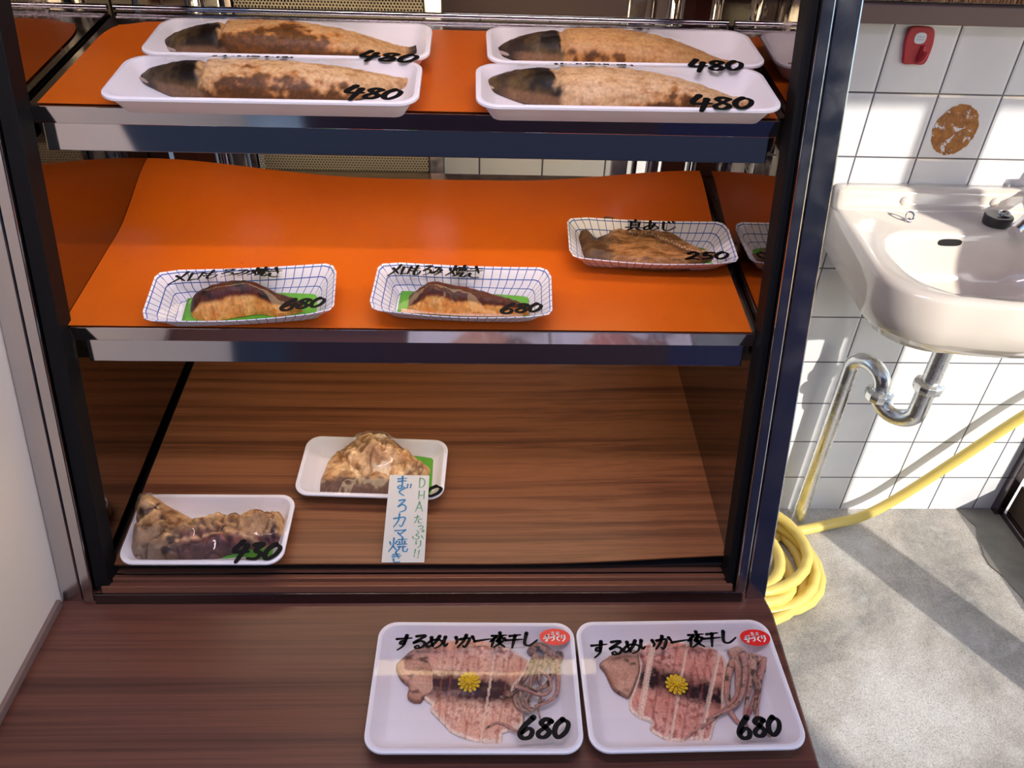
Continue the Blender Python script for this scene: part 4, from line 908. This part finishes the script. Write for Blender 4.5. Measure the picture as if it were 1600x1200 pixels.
top = squid('a', M,
  [(440, 250), (520, 205), (560, 165), (640, 135), (760, 150), (870, 158), (960, 200), (1060, 235), (1140, 285), (1185, 335), (1150, 420), (1075, 520), (1140, 620), (1145, 735), (1100, 790), (1005, 815), (990, 882), (850, 880), (740, 852), (640, 808), (585, 750), (500, 662), (510, 620), (460, 580), (420, 450)],
  [(258, 366), (300, 312), (380, 245), (440, 228), (495, 228), (520, 320), (540, 470), (520, 550), (460, 572), (430, 605), (380, 604), (340, 568), (350, 500), (300, 455)],
  [((600, 140), (560, 700), .0014), ((680, 140), (600, 760), .0014), ((770, 150), (640, 808), .0013), ((865, 160), (740, 850), .0012), ((960, 200), (850, 880), .0017), ((1060, 240), (960, 880), .0012), ((1140, 290), (1040, 820), .0013)],
  [(430, 500), (1050, 530)],
  [([(1210, 330), (1170, 420), (1110, 520), (1085, 600), (1120, 670), (1200, 690)], .0036, .0016, .010, .012, A1),
   ([(1300, 300), (1280, 400), (1200, 480), (1130, 560), (1150, 650), (1230, 670), (1290, 610)], .0036, .0014, .012, .014, A1),
   ([(1350, 330), (1340, 440), (1300, 520), (1220, 560), (1160, 620), (1200, 690), (1260, 640)], .0034, .0014, .015, .015, A1),
   ([(1380, 360), (1385, 480), (1370, 580), (1300, 640), (1220, 660)], .0034, .0014, .011, .016, A2),
   ([(1080, 530), (1170, 560), (1270, 600), (1330, 560), (1320, 480), (1250, 430)], .0024, .0018, .017, .020, A2),
   ([(1240, 350), (1200, 470), (1190, 570), (1180, 660), (1150, 700), (1150, 760)], .0026, .0010, .015, .010, A1),
   ([(1270, 330), (1250, 460), (1270, 560), (1250, 650), (1262, 740)], .0026, .0009, .018, .010, A1),
   ([(980, 598), (1040, 590), (1085, 560), (1150, 540), (1240, 590)], .0016, .0024, .013, .018, lin(70, 52, 48)),
   ([(1110, 832), (1050, 790), (980, 760), (930, 776), (880, 806)], .0020, .0008, .010, .011, A2),
   ([(1200, 280), (1230, 230), (1300, 260), (1350, 300), (1400, 290), (1390, 340)], .0058, .0036, .011, .013, lin(150, 112, 96)),
   ([(1215, 300), (1270, 330), (1330, 330), (1390, 340)], .0064, .0040, .010, .011, lin(160, 122, 104))],
  'sliced pink squid in the left counter tray with arms curled into a knot', 2, (lin(236, 178, 150), lin(250, 212, 186), lin(190, 112, 92), lin(252, 230, 206)), (560, 960), 1/4.444, lin(62, 34, 44))
fm = Film(.2275, .159, .0226, [top], .02, 90, 120); fm.build(t, M, M_['taut_film'])
ys_ = lambda M, u, v: loc(M, u, v, .0235)
write('handwriting', 'するめいか一夜干し', ys_(M, 614, 1014), ys_(M, 838, 1010), .019, .0034, fm.ink, t, M, slant=.2, gap=.14, seed=3)
write('price_writing', '680', ys_(M, 810, 1154), ys_(M, 890, 1153), .0235, .0049, fm.ink, t, M, slant=.25, gap=.1, taper=.25)
sticker(t, M, fm, (867, 995)); flower(M, (733, 1066), .0125, 'yellow plastic flower on the squid in the left counter tray')
M = frame(.2295, .4955, CT+.0002, 0, .6); t = tray('white foam tray of sliced squid on the counter, at the right hand corner', M, .2300, .160, .022, .021, 'squid trays on the counter')
top = squid('b', M,
  [(400, 250), (460, 200), (520, 178), (610, 165), (700, 180), (820, 200), (940, 230), (1010, 300), (1015, 420), (1000, 540), (1000, 640), (940, 740), (905, 845), (800, 838), (720, 850), (630, 846), (560, 812), (500, 765), (510, 722), (430, 690), (370, 640), (360, 580), (400, 470), (430, 330)],
  [(158, 338), (200, 300), (290, 252), (400, 244), (425, 300), (430, 380), (400, 470), (360, 555), (325, 548), (260, 510), (225, 450), (195, 385)],
  [((520, 200), (430, 700), .0042), ((600, 165), (510, 770), .0010), ((745, 230), (640, 840), .0020), ((690, 170), (590, 830), .0010), ((820, 200), (715, 850), .0012), ((895, 220), (800, 840), .0012), ((965, 260), (870, 700), .0030)],
  [(230, 350), (980, 560)],
  [([(1100, 260), (1050, 340), (1025, 440), (1020, 540), (1030, 630)], .0050, .0030, .010, .010, lin(190, 136, 122)),
   ([(1060, 290), (1090, 380), (1090, 480), (1080, 560), (1010, 640), (900, 730), (790, 800), (728, 852)], .0046, .0008, .012, .009, lin(176, 124, 112)),
   ([(1120, 280), (1140, 380), (1130, 500), (1080, 620), (960, 680), (880, 720)], .0046, .0016, .013, .010, A2),
   ([(1160, 300), (1180, 400), (1170, 500), (1150, 600), (1140, 700), (1165, 800)], .0042, .0012, .013, .010, A2),
   ([(1200, 310), (1190, 420), (1220, 520), (1205, 620), (1215, 700)], .0044, .0012, .015, .010, lin(112, 78, 72)),
   ([(1265, 320), (1240, 400), (1220, 520), (1180, 640), (1130, 730)], .0042, .0020, .011, .009, lin(160, 96, 100)),
   ([(1270, 310), (1245, 430), (1235, 540), (1225, 690), (1290, 820), (1320, 826)], .0034, .0008, .012, .009, A2),
   ([(1040, 290), (1090, 265), (1140, 300), (1190, 330), (1185, 400)], .0062, .0034, .012, .014, lin(200, 158, 142)),
   ([(1130, 300), (1200, 300), (1260, 320), (1250, 400)], .0066, .0040, .009, .009, lin(196, 152, 140)),
   ([(1040, 660), (1080, 710), (1110, 740)], .0030, .0020, .009, .008, lin(190, 130, 124))],
  'sliced reddish squid with a wide gap in the right counter tray, arms trailing down', 6, (lin(220, 148, 130), lin(238, 182, 162), lin(160, 82, 74), lin(250, 226, 204)), (900, 960), 1/4.324, lin(40, 20, 30))
fm = Film(.2300, .160, .0226, [top], .02, 90, 120); fm.build(t, M, M_['taut_film'])
write('handwriting', 'するめいか一夜干し', ys_(M, 922, 1026), ys_(M, 1150, 1003), .0195, .0034, fm.ink, t, M, slant=.2, gap=.14, seed=8)
write('price_writing', '680', ys_(M, 1155, 1154), ys_(M, 1224, 1148), .0235, .0049, fm.ink, t, M, slant=.2, gap=.1, taper=.25)
sticker(t, M, fm, (1180, 996)); flower(M, (1057, 1070), .0125, 'yellow plastic flower on the squid in the right counter tray')
# ------------------------------------------------------------------ wash basin
SX, SZ = .832, -.566           # centre line and rim height
HW, YF = .222, .955
def bow(yq):                    # half width of the outer outline at depth y
    return HW
def outl(ins, z, n=10, zf=None):
    """outer outline of the basin seen from above: straight back, sides, wide rounded front"""
    P = []; hw = HW-ins; yb = WY-.001-(0 if ins < .0001 else 0); yf = YF+ins; r = .10
    P.append((SX+hw*.90, yb)); P.append((SX+hw*.91, yb-.03))
    for k in range(1, 6): P.append((SX+hw*(.91+.09*k/5), yb-.03-(yb-.03-(yf+r+.015))*k/5))
    for k in range(1, n+1):
        a = R(90*k/n); P.append((SX+hw-r+r*math.cos(a), yf+.015+r-r*math.sin(a)))
    for k in range(1, 8): t_ = k/8; P.append((SX+(hw-r)*(1-2*t_), yf+.015-.015*math.sin(math.pi*t_)))
    Q = P[:7+n]; P += [(2*SX-x, y) for x, y in Q[::-1]]
    return [(x, y, z) for x, y in P]
def bowl(sc, z, n_total, dy=0.0):
    P = []
    cx_, cy_ = SX, 1.105+dy; a_, b_f, b_b = .172*sc, .128*sc, .118*sc
    for i in range(n_total):
        th = math.pi/2-2*math.pi*i/n_total; c_, s_ = math.cos(th), math.sin(th); e = 2.0/2.7
        P.append((cx_+a_*math.copysign(abs(c_)**e, c_), cy_+(b_b if s_ > 0 else b_f)*math.copysign(abs(s_)**e, s_), z))
    return P
basin = thing('wash_basin', 'cream porcelain wash basin fixed to the tiled wall', 'wash basin', Matrix.Translation((SX, WY, SZ)))
o0 = outl(0, 0); n = len(o0)
rot = 0
def ring_o(ins, z): return outl(ins, z)
b_ = [bowl(1, 0, n)]
# align bowl points with outline points by angle
def aligned(sc, z, dy=0.0):
    P = []
    for (x, y, _) in o0:
        th = math.atan2(y-1.12, x-SX); c_, s_ = math.cos(th), math.sin(th); cy_ = 1.105+dy; a_, bf, bb = .172*sc, .128*sc, .118*sc; e = 2.7
        b1 = bb if s_ > 0 else bf; rr = (abs(c_/a_)**e+abs(s_/b1)**e)**(-1/e); P.append((SX+rr*c_, cy_+rr*s_, z))
    return P
und = lambda sc, z: [(SX+(x-SX)*sc, 1.15+(y-1.15)*sc, z) for x, y, _ in o0]
rs = [und(.28, SZ-.158), und(.42, SZ-.152), und(.66, SZ-.132), und(.88, SZ-.106), [(x, y, SZ-.085) for x, y, _ in outl(.008, 0)], [(x, y, SZ-.079) for x, y, _ in outl(.002, 0)], ring_o(0, SZ-.05), ring_o(0, SZ-.010), ring_o(.003, SZ-.003), ring_o(.009, SZ), ring_o(.020, SZ-.001),
      aligned(1.04, SZ-.002), aligned(1.0, SZ-.006), aligned(.965, SZ-.02), aligned(.91, SZ-.055, .002), aligned(.80, SZ-.085, .006), aligned(.60, SZ-.105, .015), aligned(.35, SZ-.115, .03), aligned(.12, SZ-.119, .04)]
mb = MB().rings(rs); ob = mb.build('basin_body', M_['porcelain'], basin, M=Matrix(), sm=2)
# side apron and backsplash ledge along the wall
bs = MB(); prof = [(WY-.001, SZ-.01), (WY-.044, SZ-.004), (WY-.034, SZ+.002), (WY-.029, SZ+.009), (WY-.026, SZ+.024), (WY-.024, SZ+.030), (WY-.019, SZ+.034), (WY-.001, SZ+.035)]
xs = [SX-HW*.90, SX-HW*.90+.003, SX-HW*.90+.01]+[SX-HW*.90+.02+i*(HW*1.8-.04)/12 for i in range(13)]+[SX+HW*.90-.01, SX+HW*.90-.003, SX+HW*.90]
rg = []
for i, x in enumerate(xs):
    e = min(i, len(xs)-1-i); k_ = (.86, .95, .99, 1)[min(e, 3)]; rg.append([(x, WY-(WY-y)*k_, SZ-.01+(z-SZ+.01)*k_) for y, z in prof])
bs.rings(rg); bs.build('back_ledge', M_['porcelain'], basin, M=Matrix(), sm=2)
from mathutils.bvhtree import BVHTree
bt = BVHTree.FromPolygons([Vector(v) for v in mb.v], mb.f)
hit, nrm, _, _ = bt.ray_cast(Vector((0, 0, 0)), ray(1484, 379).normalized())
if nrm.dot(ray(1484, 379)) > 0: nrm = -nrm
Mo = Matrix.Translation(hit)@nrm.to_track_quat('Z', 'Y').to_matrix().to_4x4()
pts = [(.021*math.copysign(abs(math.cos(a))**.6, math.cos(a)), .0062*math.copysign(abs(math.sin(a))**.7, math.sin(a))) for a in [6.28318*i/32 for i in range(32)]]
MB().prism(pts, -.006, .0008, Mo).build('overflow_slot', M_['black_metal'], basin, M=Matrix())
def zpl(u, v, z): q = ray(u, v); q = q*(z/q.z); return q.x, q.y
for u in (.750, .915):
    Mq = Matrix.Translation((u+.005, WY-.027, SZ+.013))@Matrix.Rotation(R(84), 4, 'X')
    MB().lathe([(.009, -.004), (.0095, 0), (.0088, .003), (.005, .0055), (0, .0062)], Mq, 24).build('bolt_cap', M_['porcelain'], basin, M=Matrix(), sm=2)
mb = MB(); bx, by = zpl(1420, 343, SZ+.002)
mb.lathe([(.006, 0), (.006, .002), (.003, .003), (.003, .006), (0, .007)], Matrix.Translation((bx, by, SZ-.002)), 20)
mb.tube([(bx+.007*math.cos(a), by+.003*math.sin(a), SZ+.008+.007*math.sin(a)) for a in [6.28318*i/16 for i in range(17)]], .0018, 8)
mb.build('chain_anchor', M_['chrome'], basin, M=Matrix(), sm=True)
qx, qy = zpl(1560, 340, SZ+.012)
pl = thing('sink_plug', 'black rubber plug with a ring lying on the basin beside the tap', 'plug', Matrix.Translation((qx, qy, SZ)))
mb = MB().lathe([(.0, 0), (.019, 0), (.0225, .003), (.0235, .016), (.022, .018), (.0, .0175)], Matrix.Translation((qx, qy, SZ-.001)), 36); mb.build('rubber_plug', mat('grey_black_rubber', lin(38, 38, 40), .45), pl, M=Matrix(), sm=True)
MB().tube([(qx+.006+.009*math.cos(a), qy-.003+.0065*math.sin(a), SZ+.0205+.002*math.sin(a)) for a in [6.28318*i/20 for i in range(21)]], .0018, 8).build('ring', M_['chrome'], pl, M=Matrix(), sm=True)
tp = thing('water_tap', 'chrome water tap at the back right of the basin', 'tap', Matrix.Translation((1.0, 1.28, SZ)))
MB().lathe([(.020, 0), (.020, .004), (.013, .008), (.012, .05), (.015, .054), (.015, .062), (0, .064)], Matrix.Translation((1.0, 1.278, SZ)), 24).build('tap_body', M_['chrome'], tp, M=Matrix(), sm=True)
MB().tube(crom([(1.0, 1.275, SZ+.03), (.992, 1.262, SZ+.046), (.975, 1.245, SZ+.040), (*zpl(1584, 362, SZ+.012), SZ+.012)], 8), .0105, 18).build('spout', M_['chrome'], tp, M=Matrix(), sm=True)
mb = MB()
for a in range(4): mb.tube([(1.0, 1.278, SZ+.070), (1.0+.024*math.cos(a*1.5708+.4), 1.278+.024*math.sin(a*1.5708+.4), SZ+.072)], [.004, .006], 10)
mb.build('tap_handle', M_['chrome'], tp, M=Matrix(), sm=True)
# drain
tr = thing('drain_trap', 'chrome s shaped drain pipe under the wash basin', 'drain pipe', Matrix.Translation((.835, 1.16, SZ-.15)))
def pipe(name, pts, r, mm=M_['pipe'], n=10): return MB().tube(crom(pts, n), r, 24).build(name, mm, tr, M=Matrix(), sm=True)
DX, DY = .8365, 1.150; VX, VY = .7555, 1.283; MX_, MY_ = .789, 1.212
MB().lathe([(.036, SZ-.142), (.034, SZ-.158), (.026, SZ-.172), (.0, SZ-.172)], Matrix.Translation((DX, DY, 0)), 32).build('outlet_boss', M_['porcelain'], tr, M=Matrix(), sm=True)
MB().lathe([(.030, SZ-.170), (.030, SZ-.178), (.0245, SZ-.181), (.0245, SZ-.192), (.018, SZ-.194)], Matrix.Translation((DX, DY, 0)), 8).build('collar', M_['pipe'], tr, M=Matrix(), bevel=.001)
zb = -.955; zt = -.853
pipe('down_pipe', [(DX, DY, SZ-.17), (DX, DY, SZ-.28)], .0165)
def U(x0, y0, x1, y1, zc, rad, up_, n=12):
    P = []
    for i in range(n+1):
        a = math.pi*i/n; f = .5-.5*math.cos(a); P.append((x0+(x1-x0)*f, y0+(y1-y0)*f, zc+(rad if up_ else -rad)*math.sin(a)))
    return P
z1 = -.914
pipe('lower_bend', [(DX, DY, -.845)]+U(DX, DY, MX_, MY_, z1, .034, False)+[(MX_, MY_, -.905)], .0175, n=3)
pipe('upper_bend', [(MX_, MY_, -.925), (MX_, MY_, -.912)]+U(MX_, MY_, VX, VY, -.906, .034, True)+[(VX, VY, -.93), (VX, VY, -1.2), (VX, VY, FLOOR+.001)], .0160, n=3)
for x, y, z in ((DX, DY, -.852), (MX_, MY_, -.920)):
    MB().lathe([(.019, z-.012), (.026, z-.010), (.027, z-.002), (.027, z+.006), (.022, z+.010), (.018, z+.011)], Matrix.Translation((x, y, 0)), 12).build('slip_nut', M_['pipe'], tr, M=Matrix(), bevel=.0012)
# ------------------------------------------------------------------ hook, glue mark, hose
mb = MB(); hk = thing('adhesive_hook', 'red plastic hook with a white label stuck on the upper tiles', 'hook', Matrix.Translation((.708, WY, -.297)))
def wp(u, v): q = ray(u, v); q = q*(WY/q.y); return (q.x, q.z)
MH = Matrix.Translation((0, WY, 0))@Matrix.Rotation(R(90), 4, 'X')     # local x, y -> wall x, z; local z -> out of the wall
P = [wp(*p) for p in ((1422, 41), (1440, 40), (1457, 44), (1457, 62), (1450, 84), (1441, 99), (1425, 99), (1409, 98), (1409, 84), (1411, 66), (1416, 50))]
PH = [(q.x, q.y) for q in crom([(a, b, 0) for a, b in P], 4, True)]
rdm = mat('red_plastic', lin(182, 44, 58), .35)
MB().prism(PH, 0.0, .007).build('hook_plate', rdm, hk, M=MH, bevel=.002)
hc = Vector(wp(1433, 92)); MB().tube(crom([(hc.x, hc.y+.022, .007), (hc.x, hc.y+.006, .008), (hc.x, hc.y, .010), (hc.x+.002, hc.y+.004, .013), (hc.x+.004, hc.y+.014, .014)], 5), [.0045]*21, 12).build('hook_arm', rdm, hk, M=MH, sm=True)
lc = wp(1435, 58); o = MB().prism([(lc[0]+.0095*math.copysign(abs(math.cos(a))**.75, math.cos(a)), lc[1]+.0085*math.copysign(abs(math.sin(a))**.75, math.sin(a))) for a in [6.28318*i/28 for i in range(28)]], .007, .0078).build('label', mat('white_label', lin(220, 228, 236), .5), hk, M=MH)
mb = MB()
for i in range(5):
    for r_ in range(2): x_ = lc[0]-.006+i*.0026; y_ = lc[1]+.001-r_*.004; mb.tube([(x_, y_, .0079), (x_+.0014, y_+.0018, .0079)], .0003, 5)
mb.build('label_marks', mat('blue_grey_print', lin(110, 140, 160), .5), o, M=MH)
rg_ = random.Random(3); gc = wp(1492, 203); P = []
for i in range(70):
    a = 6.28318*i/70; rr = 1+.09*fbm(math.cos(a)*2, math.sin(a)*2, 1, 2.3, 4)+rg_.uniform(-.02, .02); P.append((gc[0]+.0385*rr*math.cos(a)*1.0, gc[1]+.0435*rr*math.sin(a)))
m = mat('old_glue', rough=.6); v = coords(m); n1 = noi(m, v, 60, 6, .7); n2 = noi(m, v, 45, 6, .75, .6)
sep = N(m, 'ShaderNodeSeparateXYZ'); L(m, v, sep.inputs[0])
L(m, mix(m, ramp(m, n2, [(.56, (0, 0, 0, 1)), (.59, (1, 1, 1, 1))]), ramp(m, n1, [(.35, lin(128, 78, 40)), (.6, lin(176, 116, 48))]), lin(222, 222, 224)), bsdf(m).inputs['Base Color']); bump(m, n2, .5, .002)
tag(MB().prism(P, 0, .0008).build('glue_residue', m, M=MH), 'ragged orange brown patch of old glue on a tile above the basin', 'glue mark')
hs = []; rr_ = random.Random(11); N_ = 26
loops = [(.578, 1.136, .174, .013), (.578, 1.160, .140, .015), (.574, 1.126, .158, .037), (.556, 1.120, .116, .032), (.572, 1.150, .146, .060), (.545, 1.130, .104, .064)]
tot = len(loops); path = []
for i in range(tot*N_+1):
    f = i/N_; k_ = min(tot-1, int(f)); fr = f-k_; a = loops[min(k_, tot-1)]; b = loops[min(k_+1, tot-1)]; g = smooth(fr, .35, .65) if k_ < tot-1 else 0
    cx_, cy_, r_, z_ = [a[q]*(1-g)+b[q]*g for q in range(4)]; th = 2.2-6.28318*f; path.append((cx_+r_*math.cos(th), cy_+r_*math.sin(th), FLOOR+z_))
path = path[::-1]
lead = [(1.75, 1.20, -.42), (1.5, 1.25, -.68), (1.30-.03, 1.275, -.92), (1.172, 1.279, -1.024), (1.075, 1.280, -1.150), (.974, 1.281, -1.278), (.90, 1.272, -1.330), (.83, 1.262, -1.343), (.765, 1.246, FLOOR+.0132), (.70, 1.232, FLOOR+.013), (.62, 1.25, FLOOR+.013)]
tail_ = [Vector(p) for p in path[::-1]]
full = crom([Vector(p) for p in lead[:-1]], 6)+crom([Vector(lead[-2]), Vector((.62, 1.2, FLOOR+.0135)), tail_[0]], 6)[1:-1]+tail_
tag(MB().tube(full, .0118, 14).build('garden_hose', M_['hose'], sm=True), 'pale yellow hose coiled on the concrete and running up to the right', 'hose')
